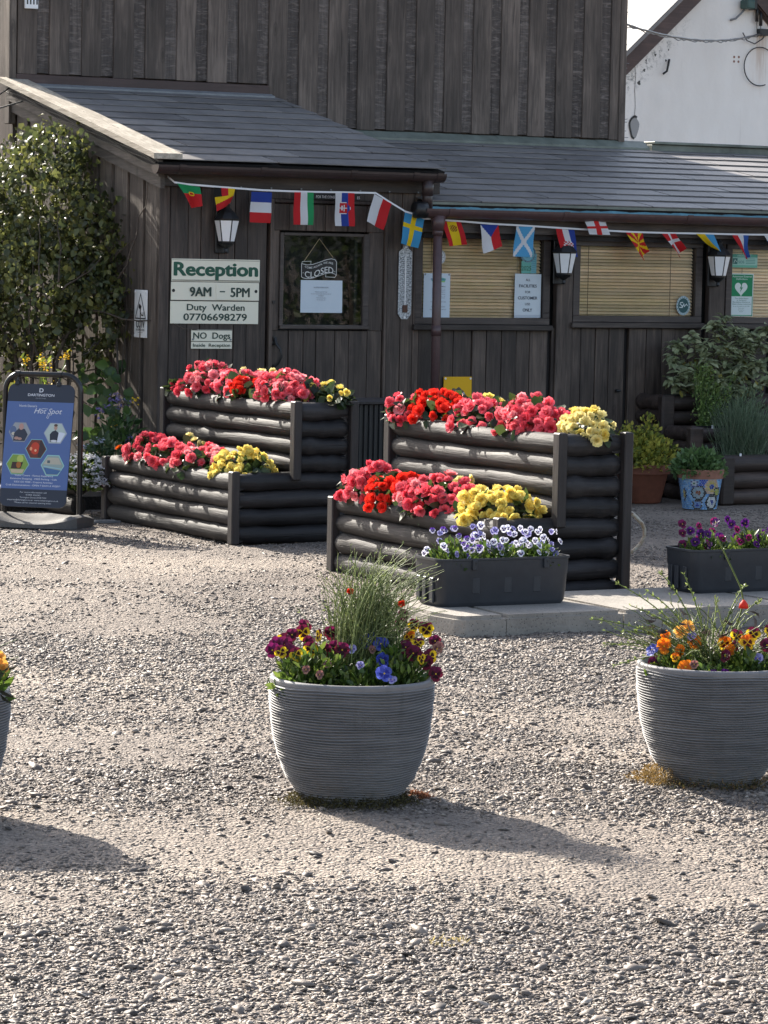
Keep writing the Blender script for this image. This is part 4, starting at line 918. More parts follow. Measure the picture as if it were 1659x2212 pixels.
FL = [('portuguese', 'green and red flag with a yellow crest twisted beside the porch corner', f_por, [(.036, 2.062), (.197, 2.043), (.209, 1.925), (.157, 1.906)]),
 ('german', 'crumpled black red and gold flag over the porch lantern', lambda x, y: vs((.02, .02, .02), RED, YEL)(x, y) if y < .42 else YEL if y < .72-.2*x else RED, [(.300, 2.044), (.450, 2.038), (.430, 1.950), (.322, 1.890)]),
 ('french', 'blue white and red flag in horizontal bands left of the door', hs(BLU, WHI, RED), [(.568, 2.023), (.716, 2.021), (.706, 1.823), (.559, 1.826)]),
 ('hungarian', 'red white and green flag in vertical bands over the door', vs(RED, WHI, (.03, .30, .11)), [(.88, 2.028), (1.021, 2.029), (1.022, 1.818), (.879, 1.818)]),
 ('slovak', 'white blue and red flag with a double cross shield over the door', f_slo, [(1.182, 2.033), (1.323, 2.033), (1.325, 1.816), (1.187, 1.816)]),
 ('polish', 'white and red flag hanging tilted right of the door', vs(WHI, RED), [(1.473, 2.032), (1.604, 1.971), (1.548, 1.796), (1.411, 1.851)]),
 ('swedish', 'light blue flag with a yellow cross above the thermometer', f_swe, [(1.707, 1.917), (1.856, 1.873), (1.816, 1.682), (1.673, 1.711)]),
 ('spanish', 'red and yellow flag with a dark crest next to the downpipe', f_spa, [(1.992, 1.864), (2.138, 1.861), (2.193, 1.713), (2.046, 1.698)]),
 ('czech', 'white and red flag with a blue triangle at its top', f_cze, [(2.29, 1.85), (2.432, 1.849), (2.468, 1.706), (2.317, 1.654)]),
 ('scottish', 'light blue flag with a white diagonal cross', f_sco, [(2.574, 1.842), (2.721, 1.842), (2.697, 1.637), (2.554, 1.639)]),
 ('croatian', 'red white and blue flag with a chequered shield over the first lean-to lantern', f_cro, [(2.888, 1.833), (3.037, 1.827), (3.08, 1.645), (2.947, 1.649)]),
 ('english', 'white flag with a red upright cross flipped up onto the gutter', f_eng, [(3.128, 1.80), (3.297, 1.80), (3.257, 1.905), (3.093, 1.892)]),
 ('macedonian', 'red flag with yellow sun rays curling over the middle window', f_mac, [(3.456, 1.82), (3.597, 1.816), (3.643, 1.693), (3.595, 1.625)]),
 ('danish', 'red flag with a white cross twisted to a point', f_den, [(3.755, 1.816), (3.871, 1.819), (3.944, 1.718), (3.907, 1.649)]),
 ('ukrainian', 'twisted yellow and blue flag above the lantern by the defibrillator sign', vs(YEL, (.08, .33, .60)), [(4.042, 1.822), (4.191, 1.819), (4.266, 1.681), (4.19, 1.728)]),
 ('dutch', 'red white and blue flag twisted narrow beside the defibrillator sign', vs(RED, WHI, (.05, .12, .40)), [(4.348, 1.819), (4.489, 1.82), (4.5, 1.665), (4.465, 1.648)]),
 ('finnish', 'white flag with a blue cross at the edge of the view', lambda x, y: (.05, .15, .45) if abs(x-.5) < .12 or abs(y-.4) < .09 else WHI, [(4.623, 1.821), (4.783, 1.821), (4.797, 1.657), (4.699, 1.705)])]
for fi, (nm, lb, fn, q) in enumerate(FL):
    nxf, nyf = 24, 36; V_, F_, C_ = [], [], []
    q = [np.array(p) for p in q]; wv = random.uniform(0, 6); tw_ = (1-min(1, abs(q[2][0]-q[3][0])/.15))*.05
    b0 = .155
    if nm == 'english': b0 = .205
    ax, az = (q[0][0]+q[1][0])/2, q[0][1]
    for j_ in range(nyf+1):
        v_ = j_/nyf
        for i_ in range(nxf+1):
            u_ = i_/nxf; p = (q[0]*(1-u_)+q[1]*u_)*(1-v_)+(q[3]*(1-u_)+q[2]*u_)*v_
            dp = .012*sin(u_*5+wv)*v_+.007*sin(v_*6+wv*2+u_*2)*v_+tw_*sin(u_*pi*1.5+v_*2+wv)*v_
            V_.append((p[0]-ax, -dp, p[1]-az))
    for j_ in range(nyf):
        for i_ in range(nxf):
            a_ = j_*(nxf+1)+i_; F_.append((a_, a_+nxf+1, a_+nxf+2, a_+1)); C_.append(fn((i_+.5)/nxf, (j_+.5)/nyf))
    mb = MB(); mb.recalc = False; mb.v = V_; mb.f = F_; mb.c = C_; mb.r = [.5]*len(F_); mb.m = [0]*len(F_)
    single('bunting_flag', mb, M['cloth'], lb, 'flag', ax, b0, az, group='flags of the bunting', smooth=True)

# ------------------------------------------------------------------ stepped log planters
def log(name, x0, x1, y0, y1, z, r, par, mat, seed):
    """a round log from (x0,y0) to (x1,y1)"""
    mb = MB(); N = 22; pth, rr = [], []
    p0, p1 = Vector((x0, y0, z)), Vector((x1, y1, z)); d = (p1-p0); L = d.length; rs = random.Random(seed)
    kn = [rs.random() for _ in range(3)]
    for k in range(N+1):
        u = k/N; e = min(u, 1-u)*L
        q = r*(.98+.035*sin(u*7+seed)+.03*sin(u*19+seed*2)+.012*sin(u*47+seed*5))
        for kk in kn: q += r*.10*math.exp(-((u-kk)*L/.035)**2)
        if e < .012: q *= .86+.14*e/.012
        pth.append(p0+d*u+Vector((0, 0, .003*sin(u*5+seed)))); rr.append(q)
    mb.tube(pth, rr, 18); return mb.build(name, mat, par, 'auto')
def log_planter(t, w1, w2, L, h1, h2, n1, n2, top_extra=.0):
    """lower step x 0..w1, higher step x w1..w1+w2, long side along y from 0 (front) to L"""
    r = h1/n1/2*1.03; st = h1/n1; W = w1+w2; sd = 0
    pw = .05
    def post(x, y, z0, z1, pw=pw):
        mb = MB(); mb.box(x, x+pw, y, y+pw+.01, z0, z1, bev=.006); mb.build('post', M['post'], t)
    post(-.018, -.030, 0, h1+.015); post(-.014, L-.03, 0, h1-.01); post(w1-.02, -.034, h1-.04, h2+.012); post(W-.03, -.030, 0, h2+.012); post(w1-.015, L-.03, 0, h2+.012); post(W-.03, L-.03, 0, h2)
    for k in range(n1):
        z = st*(k+.5); sd += 1
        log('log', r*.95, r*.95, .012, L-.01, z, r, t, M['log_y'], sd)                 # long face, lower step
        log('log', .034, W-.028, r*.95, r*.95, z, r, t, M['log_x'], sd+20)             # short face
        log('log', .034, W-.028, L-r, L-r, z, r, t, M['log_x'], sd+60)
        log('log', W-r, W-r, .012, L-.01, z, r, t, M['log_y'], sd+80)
    for k in range(n2):
        z = h1+(h2-h1)/n2*(k+.5); sd += 1; r2 = (h2-h1)/n2/2*1.03
        log('log', w1+r2*.9, w1+r2*.9, .02, L-.01, z, r2, t, M['log_y'], sd+7)
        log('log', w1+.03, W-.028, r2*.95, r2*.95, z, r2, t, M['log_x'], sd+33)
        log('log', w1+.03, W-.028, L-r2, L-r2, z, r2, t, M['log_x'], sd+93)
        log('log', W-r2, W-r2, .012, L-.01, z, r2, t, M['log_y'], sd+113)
    mb = MB(); mb.box(.05, w1-.01, .05, L-.05, h1-.10, h1-.05); mb.build('soil', M['soil'], t)
    mb = MB(); mb.box(w1+.06, W-.06, .06, L-.06, h2-.10, h2-.05); mb.build('soil', M['soil'], t)
P1 = (-.82, 2.76); L1 = 1.75; W1 = (.385, .375)
lp = thing('log_planter', 'stepped black log planter nearest the reception signs, full of begonias', 'planter', *P1, group='stepped log planters'); log_planter(lp, *W1, L1, .395, .79, 4, 4)
P2 = (-1.00, 5.95); L2 = 1.67; W2 = (.325, .385)
rp = thing('log_planter', 'stepped black log planter behind the dark trough on the concrete kerb', 'planter', *P2, group='stepped log planters'); log_planter(rp, *W2, L2, .40, .80, 4, 4)

# ------------------------------------------------------------------ begonias
def grab(mb, name, mat, smooth=False):
    o = mb.build(name, mat, None, smooth); me = o.data; bpy.data.objects.remove(o); return me
def rosette(c, seed, frilly=1.0):
    rs = random.Random(seed); mb = MB(); mb.recalc = False
    for (n, L, tilt, w_, off) in ((6, 1.0, 12, .80, 0), (6, .86, 34, .74, .5), (5, .64, 56, .62, .2), (4, .42, 74, .46, .7)):
        for k in range(n):
            an = 2*pi*(k+off)/n+rs.uniform(-.2, .2); tl = radians(tilt+rs.uniform(-12, 10)); l = L*rs.uniform(.85, 1.1)
            V_, F_ = [], []
            for i in range(4):
                u = i/3; rad = l*u; bend = tl+radians(26)*u*rs.uniform(.2, 1)
                for j in range(-1, 2):
                    wd = w_*l*(sin(u*pi*.62+.35))*.62*j*(1-.25*(u > .9)); cup = .10*abs(j)*l*u+rs.uniform(-.05, .06)*frilly
                    x = rad*cos(bend); z = rad*sin(bend)*.9+cup+.05; y = wd
                    V_.append((x*cos(an)-y*sin(an), x*sin(an)+y*cos(an), z))
            for i in range(3):
                for j in range(2): a_ = i*3+j; F_.append((a_, a_+3, a_+4, a_+1))
            s_ = rs.uniform(.85, 1.15); mb.add(V_, F_, tuple(min(1, q*s_) for q in c), rs.random())
    return mb
BC = {'pink': (.86, .165, .205), 'rose': (.82, .10, .140), 'red': (.82, .040, .022), 'yellow': (.90, .74, .20), 'cream': (.88, .76, .34), 'orange': (.78, .15, .012)}
BC['blush'] = (.92, .34, .36)
BLOOM = {k: [grab(rosette(c, 11*q+5), 'begonia_bloom', M['petal'], True) for q in range(3)] for k, c in BC.items()}
DKG = ((.022, .046, .016), (.040, .068, .020), (.065, .095, .028), (.030, .034, .018)); 
VIEW = np.array([-.46, -.86, .22])
def bloom_obj(me, par, p, nrm, size, spin=None, name='bloom'):
    o = link(name, me, par); q = Vector(nrm).to_track_quat('Z', 'Y') @ Quaternion((0, 0, 1), random.uniform(0, 6.28) if spin is None else spin)
    o.matrix_local = Matrix.LocRotScale(Vector(p), q, Vector((size,)*3)); return o
def begonia(label, T, x, y, z, rx, ry, rz, n, colour, nl=150, size=.0355, frame_b=None, group='begonias in the log planters', leafsize=.075, second=None):
    """T = planter corner (a, b); x across the step, y from the front end backwards, both in metres"""
    ry *= 1.12; rx *= 1.06; rz *= .92
    t = thing('begonia', label, 'begonia', T[0]+x, T[1]-y, z, group=group)
    P_, D_ = ell_points(nl, (0, 0, -.03), (rx*1.0, ry*1.02, rz*.96), .5, True)
    Nn = unit(D_*.6+rand_dirs(nl)*.6+np.array([0, 0, .5])); Dd = unit(rand_dirs(nl)+D_*.7+np.array([0, 0, -.2]))
    leaves('foliage', P_, Dd, Nn, leafsize*(.55+.5*rng.random(nl)), leafsize*(.5+.45*rng.random(nl)), M['leaf'], t, DKG, .2)
    k = 0; tries = 0; pts = []; n = int(n*1.3); nl = int(nl*1.0)
    while k < n and tries < n*60:
        tries += 1; d = rand_dirs(1)[0]; d[2] = abs(d[2])*1.0-.18
        if d @ VIEW + .38*d[2] < -.02+.3*random.random(): continue
        ln = mnoise.noise(Vector((d[0]*rx*11+x*7, d[1]*ry*11+y*7, d[2]*rz*11)))
        if ln < -.30: continue
        p = d*np.array([rx, ry, rz])*(random.uniform(.86, 1.10)+.35*ln)
        if any(np.linalg.norm(p-q) < size*1.0 for q in pts): 
            if tries < n*40: continue
        pts.append(p); nrm = unit((d/np.array([rx, ry, rz])*min(rx, ry, rz)*.8+VIEW*.55+rng.normal(size=3)*.28)[None])[0]
        c = colour if second is None or random.random() > .25 else second
        if c in ('pink', 'rose') and random.random() < .14: c = 'blush'
        bloom_obj(random.choice(BLOOM[c]), t, p, nrm, size*random.uniform(.68, 1.18)); k += 1
    return t
# lower step of the planter by the signs (front end y=0, rear end y=1.87)
begonia('single orange marigold at the rear end of the low step near the signs', P1, .10, 1.66, .40, .05, .05, .06, 3, 'orange', 60, .026, leafsize=.05)
begonia('rose pink begonia at the far end of the low step below the Reception sign', P1, .17, 1.44, .40, .15, .15, .15, 24, 'rose', second='pink')
begonia('pink begonia in the middle of the low step below the Reception sign', P1, .14, 1.12, .40, .16, .20, .13, 27, 'pink')
begonia('pink begonia next to the yellow one on the low step near the signs', P1, .15, .70, .39, .17, .20, .13, 24, 'pink', second='rose')
begonia('yellow begonia at the front corner of the low step near the signs', P1, .20, .30, .39, .15, .22, .13, 34, 'yellow', 190, .034)
begonia('scattered pale yellow begonia blooms behind the pink ones on the low step near signs', P1, .30, 1.20, .44, .06, .28, .11, 7, 'cream', 60, .03)
# higher step
begonia('lone rose begonia at the rear end of the tall step under the no dogs sign', P1, .44, 1.69, .80, .06, .05, .05, 4, 'rose', 30, .03)
begonia('large pink begonia mass at the rear of the tall step under the no dogs sign', P1, .53, 1.38, .82, .15, .22, .17, 38, 'pink', 170, second='rose')
begonia('pink begonia in the middle of the tall step near the door', P1, .55, .98, .82, .14, .17, .13, 16, 'pink')
begonia('small red begonia between the pink masses on the tall step near the door', P1, .50, .80, .81, .10, .12, .10, 13, 'red', 80)
begonia('large pink begonia mass at the front of the tall step near the door', P1, .56, .46, .82, .16, .25, .15, 40, 'pink', 170)
begonia('yellow begonia blooms in a strip at the back of the tall step near the door', P1, .68, 1.02, .86, .05, .50, .10, 9, 'cream', 90, .03)
begonia('sparse yellow begonia with green leaves at the corner of the tall step near the door', P1, .68, .16, .81, .10, .17, .10, 8, 'yellow', 150, .03)
# planter behind the kerb: lower step
begonia('pink begonia at the far end of the low step behind the kerb', P2, .15, 1.50, .41, .15, .18, .17, 30, 'pink', second='rose')
begonia('red begonia drooping over the low step behind the kerb', P2, .12, 1.18, .40, .15, .15, .17, 26, 'red', 130)
begonia('large pink begonia mass in the middle of the low step behind the kerb', P2, .15, .80, .40, .17, .28, .17, 52, 'pink', 200, second='rose')
begonia('yellow begonia on the low step beside the pansy trough', P2, .19, .34, .40, .16, .22, .15, 40, 'yellow', 200, .035)
begonia('few yellow begonia blooms behind the pink mass on the low step behind the kerb', P2, .28, .82, .46, .04, .2, .10, 6, 'cream', 40, .03)
# higher step
begonia('pink begonia at the rear end of the tall step behind the kerb', P2, .41, 1.58, .81, .12, .13, .12, 16, 'pink', second='rose')
begonia('red begonia below the yellow sign on the tall step behind the kerb', P2, .47, 1.38, .82, .14, .19, .14, 30, 'red', 150)
begonia('yellow begonia blooms behind the red one on the tall step behind the kerb', P2, .62, 1.12, .84, .07, .30, .10, 10, 'yellow', 80, .03)
begonia('pink begonia in the middle of the tall step behind the kerb', P2, .48, .96, .80, .14, .20, .13, 22, 'pink', 150, second='rose')
begonia('large pink begonia mass near the front of the tall step behind the kerb', P2, .50, .54, .81, .15, .27, .17, 44, 'pink', 200, second='rose')
begonia('yellow begonia at the front corner of the tall step behind the kerb', P2, .575, .17, .80, .12, .15, .13, 24, 'cream', 170, .034, second='yellow')

# ------------------------------------------------------------------ kerb, troughs, pansies
mb = MB()
def block(pts, h=.092):
    bm = bmesh.new(); vs_ = [bm.verts.new((p[0], -p[1], -.12)) for p in pts]; f = bm.faces.new(vs_); r_ = bmesh.ops.extrude_face_region(bm, geom=[f])
    for v in [e for e in r_['geom'] if isinstance(e, bmesh.types.BMVert)]: v.co.z = h
    bmesh.ops.recalc_face_normals(bm, faces=bm.faces[:])
    te = [e for e in bm.edges if all(v.co.z > 0 for v in e.verts)]
    bmesh.ops.bevel(bm, geom=te, offset=.016, segments=2, affect='EDGES'); bm.verts.index_update()
    mb.add([v.co for v in bm.verts], [[v.index for v in f.verts] for f in bm.faces]); bm.free()
block([(-1.80, 6.24), (-1.835, 6.55), (-1.86, 6.80), (-1.835, 6.985), (-1.80, 7.02), (-1.60, 7.03), (-1.55, 6.24)][::-1]); block([(-1.597, 7.03), (-1.00, 7.035), (-1.00, 6.24), (-1.547, 6.24)]); 
for k in range(5): block([(-.994+.9*k, 7.036+.045*k), (-.10+.9*k, 7.08+.045*k), (-.10+.9*k, 6.24), (-.994+.9*k, 6.24)])
o = mb.build('kerb', M['kerb']); o.matrix_world = MW; tag(o, 'pale speckled concrete kerb slab under the troughs', None, kind='structure')

def rrect(w, d, r, n=6):
    P_ = []
    for (cx, cy, a0) in ((w/2-r, d/2-r, 0), (-w/2+r, d/2-r, pi/2), (-w/2+r, -d/2+r, pi), (w/2-r, -d/2+r, 3*pi/2)):
        for k in range(n+1): an = a0+pi/2*k/n; P_.append((cx+r*cos(an), cy+r*sin(an)))
    return P_
def trough(t, W_, D_, H_):
    mb = MB(); loops = []
    for (z, k, r) in ((0, .93, .045), (.012, .955, .045), (.02, .962, .045), (H_*.24, .968, .042), (H_*.26, .974, .042), (H_*.60, .984, .04), (H_*.62, .990, .04), (H_-.012, .995, .036), (H_-.010, 1.012, .038), (H_, 1.012, .038), (H_, .975, .034), (H_-.03, .965, .034)):
        loops.append([(x, y, z) for x, y in rrect(W_*k, D_*(1-(1-k)*1.3) if k < 1 else D_*1.02, r)])
    n = len(loops[0]); V_ = [p for l in loops for p in l]; F_ = [tuple(range(n))[::-1]]
    for i in range(len(loops)-1):
        for k in range(n): F_.append((i*n+k, i*n+(k+1) % n, (i+1)*n+(k+1) % n, (i+1)*n+k))
    mb.add(V_, F_); mb.build('box', M['trough'], t, 'auto')
    mb = MB(); mb.prism(rrect(W_*.95, D_*.93, .03), H_-.04, H_-.03, 'xy'); mb.build('soil', M['soil'], t)
    for x in (-W_*.24, W_*.30):
        mb = MB(); mb.box(x-.012, x+.012, -D_/2-.010, -D_/2+.004, H_*.76, H_*.97, bev=.002); mb.build('clip', M['trough'], t)
        mb = MB(); mb.tube([(x+.004, -D_/2-.0105, H_*.9), (x+.004, -D_/2-.012, H_*.9)], .004, 8); mb.build('rivet', M['iron'], t)
    for x in (-W_*.22, W_*.02, W_*.24):
        mb = MB(); mb.box(x-.02, x+.02, -D_/2+.002, -D_/2+.012, H_*.26, H_*.60, bev=.003); mb.build('rib', M['trough'], t)
    for y in (-D_*.22, D_*.05, D_*.26):
        mb = MB(); mb.box(-W_/2-.002, -W_/2+.010, y-.016, y+.016, H_*.08, H_*.60, bev=.003); mb.build('rib', M['trough'], t)
TR1 = (-1.405, 6.575); TR2 = (.05, 6.44)
t1 = thing('trough', 'dark plastic trough of white and violet pansies standing on the kerb before the log planter', 'trough', *TR1, .092, rot=radians(-1), group='plastic troughs on the kerb'); trough(t1, .68, .25, .215)
t2 = thing('trough', 'dark plastic trough of deep purple pansies at the kerb end past the log planter', 'trough', *TR2, .092, rot=radians(0), group='plastic troughs on the kerb'); trough(t2, .72, .25, .205)

def pansy_mesh(up, low, blotch, eye=(.85, .6, .03)):
    mb = MB(); mb.recalc = False
    def petal(an, L, w_, c, z, bl=None):
        pts = []
        for k in range(13):
            s_ = 2*pi*k/13; x = L*.52+L*.5*cos(s_); y = w_*.5*sin(s_)*(1+.12*cos(s_)); pts.append((x, y, z+.06*L*sin(s_*3+an)+.10*(x/L)**2*L))
        V_ = [(L*.35, 0, z+.01)]+pts; V_ = [(p[0]*cos(an)-p[1]*sin(an), p[0]*sin(an)+p[1]*cos(an), p[2]) for p in V_]
        mb.add(V_, [(0, k+1, (k+1) % 13+1) for k in range(13)], c, random.random())
        if bl:
            V_ = [(.02, 0, z+.035)]
            for k in range(7): th = -.62+1.24*k/6; rr = L*(.60+.06*((k % 2)*2-1)); V_.append((rr*cos(th), rr*sin(th)*w_, z+.055+.05*L))
            V_ = [(p[0]*cos(an)-p[1]*sin(an), p[0]*sin(an)+p[1]*cos(an), p[2]) for p in V_]
            mb.add(V_, [(0, k+1, k+2) for k in range(6)], bl, random.random())
    petal(radians(62), 1.0, 1.05, up, -.06); petal(radians(118), 1.0, 1.05, up, -.03)
    petal(radians(8), .92, .95, low, .0, blotch); petal(radians(172), .92, .95, low, .01, blotch); petal(radians(270), .98, 1.15, low, .04, blotch)
    mb.add([(.10*cos(2*pi*k/8), .10*sin(2*pi*k/8), .13) for k in range(8)], [tuple(range(8))], eye, .5)
    return grab(mb, 'pansy_bloom', M['petal'], False)
MAR = (.10, .008, .030); PYEL = (.80, .55, .02)
PANSY = {'my': pansy_mesh(MAR, PYEL, (.05, .008, .01)), 'mar': pansy_mesh((.12, .010, .05), (.13, .010, .03), (.03, .003, .01)), 'mag': pansy_mesh((.20, .012, .10), (.15, .010, .07), (.05, .005, .02)),
    'blue': pansy_mesh((.09, .11, .50), (.11, .14, .56), (.04, .05, .34)), 'dblue': pansy_mesh((.03, .05, .32), (.05, .07, .38), (.01, .015, .14)), 'pale': pansy_mesh((.26, .25, .50), (.36, .34, .56), (.14, .10, .36)),
    'white': pansy_mesh((.62, .62, .72), (.68, .68, .74), (.05, .02, .18)), 'wviol': pansy_mesh((.10, .04, .30), (.58, .56, .72), (.05, .02, .20)), 'purple': pansy_mesh((.07, .008, .12), (.085, .01, .14), (.015, .003, .03)),
    'orange': pansy_mesh((.78, .20, .01), (.80, .24, .012), (.70, .15, .01)), 'apricot': pansy_mesh((.80, .40, .08), (.82, .46, .12), (.7, .3, .05)), 'oy': pansy_mesh((.55, .12, .01), (.78, .45, .02), (.12, .01, .01)), 'fade': pansy_mesh((.30, .13, .12), (.28, .15, .12), (.12, .05, .05))}
YG = ((.10, .16, .025), (.06, .11, .02), (.14, .19, .035), (.035, .065, .015))
def spray(par, n, c, r, size, cols=YG, up=.6, mat='leaf', name='foliage', wr=.45, fill=.2):
    P_, D_ = ell_points(n, c, r, fill, True); Dd = unit(D_+np.array([0, 0, up])+rng.normal(size=(n, 3))*.55); Nn = unit(rand_dirs(n)+np.array([0, -.2, .6]))
    L = size*(.6+.8*rng.random(n)); return leaves(name, P_, Dd, Nn, L, L*wr*(.8+.4*rng.random(n)), M[mat], par, cols)
def pansy_at(par, kind, p, size, tilt=.35, yaw=None):
    yw = random.gauss(-.15, .45) if yaw is None else yaw
    n_ = Vector((sin(yw), -cos(yw), tilt+random.gauss(0, .2))).normalized()
    o = link('bloom', PANSY[kind], par); z = n_; up = Vector((0, 0, 1)); x = up.cross(z).normalized(); y = z.cross(x)
    R = Matrix((x, y, z)).transposed() @ Matrix.Rotation(random.gauss(0, .25), 3, 'Z')
    o.matrix_local = Matrix.Translation(p) @ R.to_4x4() @ Matrix.Diagonal((size, size*random.uniform(.85, 1.05), size, 1)); return o
def pansy_clump(label, T, x, kinds, n, w_=.16, h=.10, size=.017, z0=.30, group=None, greens=YG, dpt=.10):
    t = thing('pansy', label, 'pansy', T[0]+x, T[1], z0, group=group)
    spray(t, 620, (0, 0, -.03), (w_, dpt+.015, h*.9), .030, greens, .9)
    k = 0
    while k < n:
        p = (random.uniform(-w_, w_), random.uniform(-dpt, dpt), random.uniform(.02, h*1.15)); k += 1
        pansy_at(t, random.choice(kinds), (p[0], p[1]-.01, p[2]), size*random.uniform(.8, 1.2))
        
G1 = 'pansies in the kerb troughs'
pansy_clump('violet and white pansies at the near end of the kerb trough by the broom', TR1, -.20, ('wviol', 'white', 'pale', 'wviol'), 36, .13, .13, .0165, .285, G1)
pansy_clump('white faced pansies in the middle of the trough before the yellow begonia', TR1, .02, ('white', 'white', 'pale', 'white'), 40, .13, .13, .0165, .285, G1)
pansy_clump('small pale lilac pansies at the far end of the trough before the log planter', TR1, .22, ('pale', 'white', 'white'), 36, .12, .11, .016, .285, G1)
pansy_clump('deep purple pansies at the near end of the trough past the log planter', TR2, -.20, ('purple', 'purple', 'mag'), 20, .13, .12, .023, .275, G1)
pansy_clump('deep purple and rust pansies further along the trough past the log planter', TR2, .06, ('purple', 'mag', 'purple', 'purple'), 20, .13, .13, .023, .275, G1)
pansy_clump('purple pansies at the far end of the trough past the log planter', TR2, .27, ('purple', 'mag'), 12, .10, .10, .022, .275, G1)

# ------------------------------------------------------------------ three ribbed round pots with pansies and broom
def pot_mesh():
    prof = np.array([(0, .128), (.008, .142), (.018, .152), (.036, .165), (.077, .193), (.14, .2185), (.20, .234), (.285, .2445), (.36, .248)])
    nz, nt = 430, 220; z = np.linspace(0, .36, nz); r = np.interp(z, prof[:, 0], prof[:, 1])
    for _ in range(30): r[1:-1] = (r[:-2]+2*r[1:-1]+r[2:])/4
    th = 2*np.pi*np.arange(nt)/nt; Zg, Tg = np.meshgrid(z, th, indexing='ij')
    ph = np.zeros_like(Zg); rs = np.random.default_rng(5)
    for q in range(9):
        k = rs.integers(1, 6); ph += rs.uniform(.25, .75)*np.sin(k*Tg+rs.uniform(0, 6.3)+Zg*rs.uniform(-70, 70))
    amp = .0050*(1+.12*np.sin(3*Tg+Zg*130)+.10*np.sin(5*Tg-Zg*190))
    rid = np.sin(2*np.pi*46*Zg/.36+ph*1.3); R = np.repeat(r[:, None], nt, 1)+amp*(np.sign(rid)*np.abs(rid)**.7)*np.clip((.352-Zg)/.008, 0, 1)*np.clip(Zg/.01, .2, 1)
    V_ = np.stack([R*np.cos(Tg), R*np.sin(Tg), Zg], -1).reshape(-1, 3)
    ex = []
    for (rr, zz) in ((.246, .365), (.238, .367), (.229, .364), (.226, .34), (.222, .325)): ex.append(np.stack([rr*np.cos(th), rr*np.sin(th), np.full(nt, zz)], 1))
    V_ = np.concatenate([V_]+ex); rows = nz+len(ex)
    i, k = np.meshgrid(np.arange(rows-1), np.arange(nt), indexing='ij'); F_ = np.stack([i*nt+k, i*nt+(k+1) % nt, (i+1)*nt+(k+1) % nt, (i+1)*nt+k], -1).reshape(-1)
    o = fast_mesh('bowl', V_, F_, np.full((rows-1)*nt, 4), M['pot'], smooth=True); me = o.data; bpy.data.objects.remove(o); return me
POT = pot_mesh()
def pot(label, x, y, rot):
    t = thing('plant_pot', label, 'plant pot', x, y, -.006, frame=False, group='ribbed grey pots on the gravel')
    b_ = link('bowl', POT, t); b_.rotation_euler.z = rot; b_.scale.z = 1.045
    m2 = MB(); m2.lathe([(.001, .350), (.10, .352), (.224, .346)], 40); m2.build('soil', M['soil'], t, True); return t
PC, PR, PL = (-.087, 9.69), (1.060, 10.20), (-1.314, 9.25)
pot('ribbed grey pot in the centre holding blue and maroon pansies under upright broom', *PC, .3); pot('ribbed grey pot with orange pansies and sprawling broom, nearest the second trough', *PR, 2.1); pot('ribbed grey pot cut off by the edge of the view with peach pansies', *PL, 4.0)
def broom(label, x, y, z, n, spread, hmin, hmax, lean, flat=0.0, cols=((.16, .20, .07), (.11, .15, .055), (.22, .26, .09)), rad=.0013, seed=1, nodes=5, curve=.3):
    t = thing('broom_shrub', label, 'shrub', x, y, z, frame=False)
    m_ = 9; u = np.linspace(0, 1, m_)[None, :, None]; rs = np.random.default_rng(seed)
    base = np.stack([rs.normal(size=n)*.045, rs.normal(size=n)*.035, np.zeros(n)], 1)[:, None, :]
    ang = rs.random(n)*2*np.pi; sp = spread*np.sqrt(rs.random(n)); H_ = hmin+(hmax-hmin)*rs.random(n)**1.3
    tip = np.stack([np.cos(ang)*sp+lean[0]*H_, np.sin(ang)*sp*.8+lean[1], H_*(1-flat*sp/spread)], 1)[:, None, :]
    side = rs.normal(size=(n, 1, 3))*np.array([.012, .02, .01]); path = base+tip*u*np.array([1, 1, 1])+np.array([0, 0, 1])*curve*(tip[..., 2:]*(u-u*u))*.8-np.concatenate([tip[..., :2], 0*tip[..., 2:]], 2)*curve*(u-u*u)*1.4+side*np.sin(u*pi)+rs.normal(size=(n, m_, 3))*.0022*u
    stems('stem', path, rad*(1.25-.6*np.linspace(0, 1, m_))[None, :].repeat(n, 0)*(.8+.5*rs.random(n))[:, None], M['stem'], t, cols)
    k = n*nodes; ii = rs.integers(0, n, k); uu = rs.integers(2, m_, k); P_ = path[ii, uu]; T_ = path[ii, uu]-path[ii, uu-1]
    leaves('foliage', P_, unit(T_)+rs.normal(size=(k, 3))*.45, rand_dirs(k), .010*(.6+.8*rs.random(k)), .0032, M['leaf'], t, cols)
    return t, path
broom('tall upright broom with thin green stems rising from the centre pot', PC[0]+.030, PC[1]+.07, .345, 760, .15, .10, .46, (.10, .02), .25, seed=3, curve=.85, rad=.0012)
def pot_pansies(label, C, blooms, foliage, size=.026):
    t = thing('pansy', label, 'pansy', C[0], C[1], .345, frame=False, group='pansies in the ribbed pots')
    for (n, c, r, s_) in foliage: spray(t, n, c, r, s_, YG, .7)
    tips = []
    for (k, x, y, z, s_) in blooms:
        o = pansy_at(t, k, (x, y, z), s_)
        tips.append((x, y, z))
    T_ = np.array(tips); u = np.linspace(0, 1, 6)[None, :, None]; b0 = T_*np.array([.8, .8, 0])+np.array([0, .015, 0])
    stems('stem', b0[:, None, :]*(1-u)+(T_+np.array([0, .008, -.004]))[:, None, :]*u+np.array([0, .01, 0])*np.sin(u*pi), np.full(len(T_), .0016), M['stem'], t, ((.10, .16, .03),))
    return t
def pb(px, py, y=None):   # bloom place: x, depth, height above the soil of the centre pot
    x = (px-757)*.00139; h = (1483-py)*.00141+.02
    yy = -.17+.22*max(0, (h-.05)/.12) if y is None else y
    yy = max(-sqrt(max(.001, .052-x*x)), min(yy, .14)); return x, yy, h-.14*(yy+.17)*.9+.005
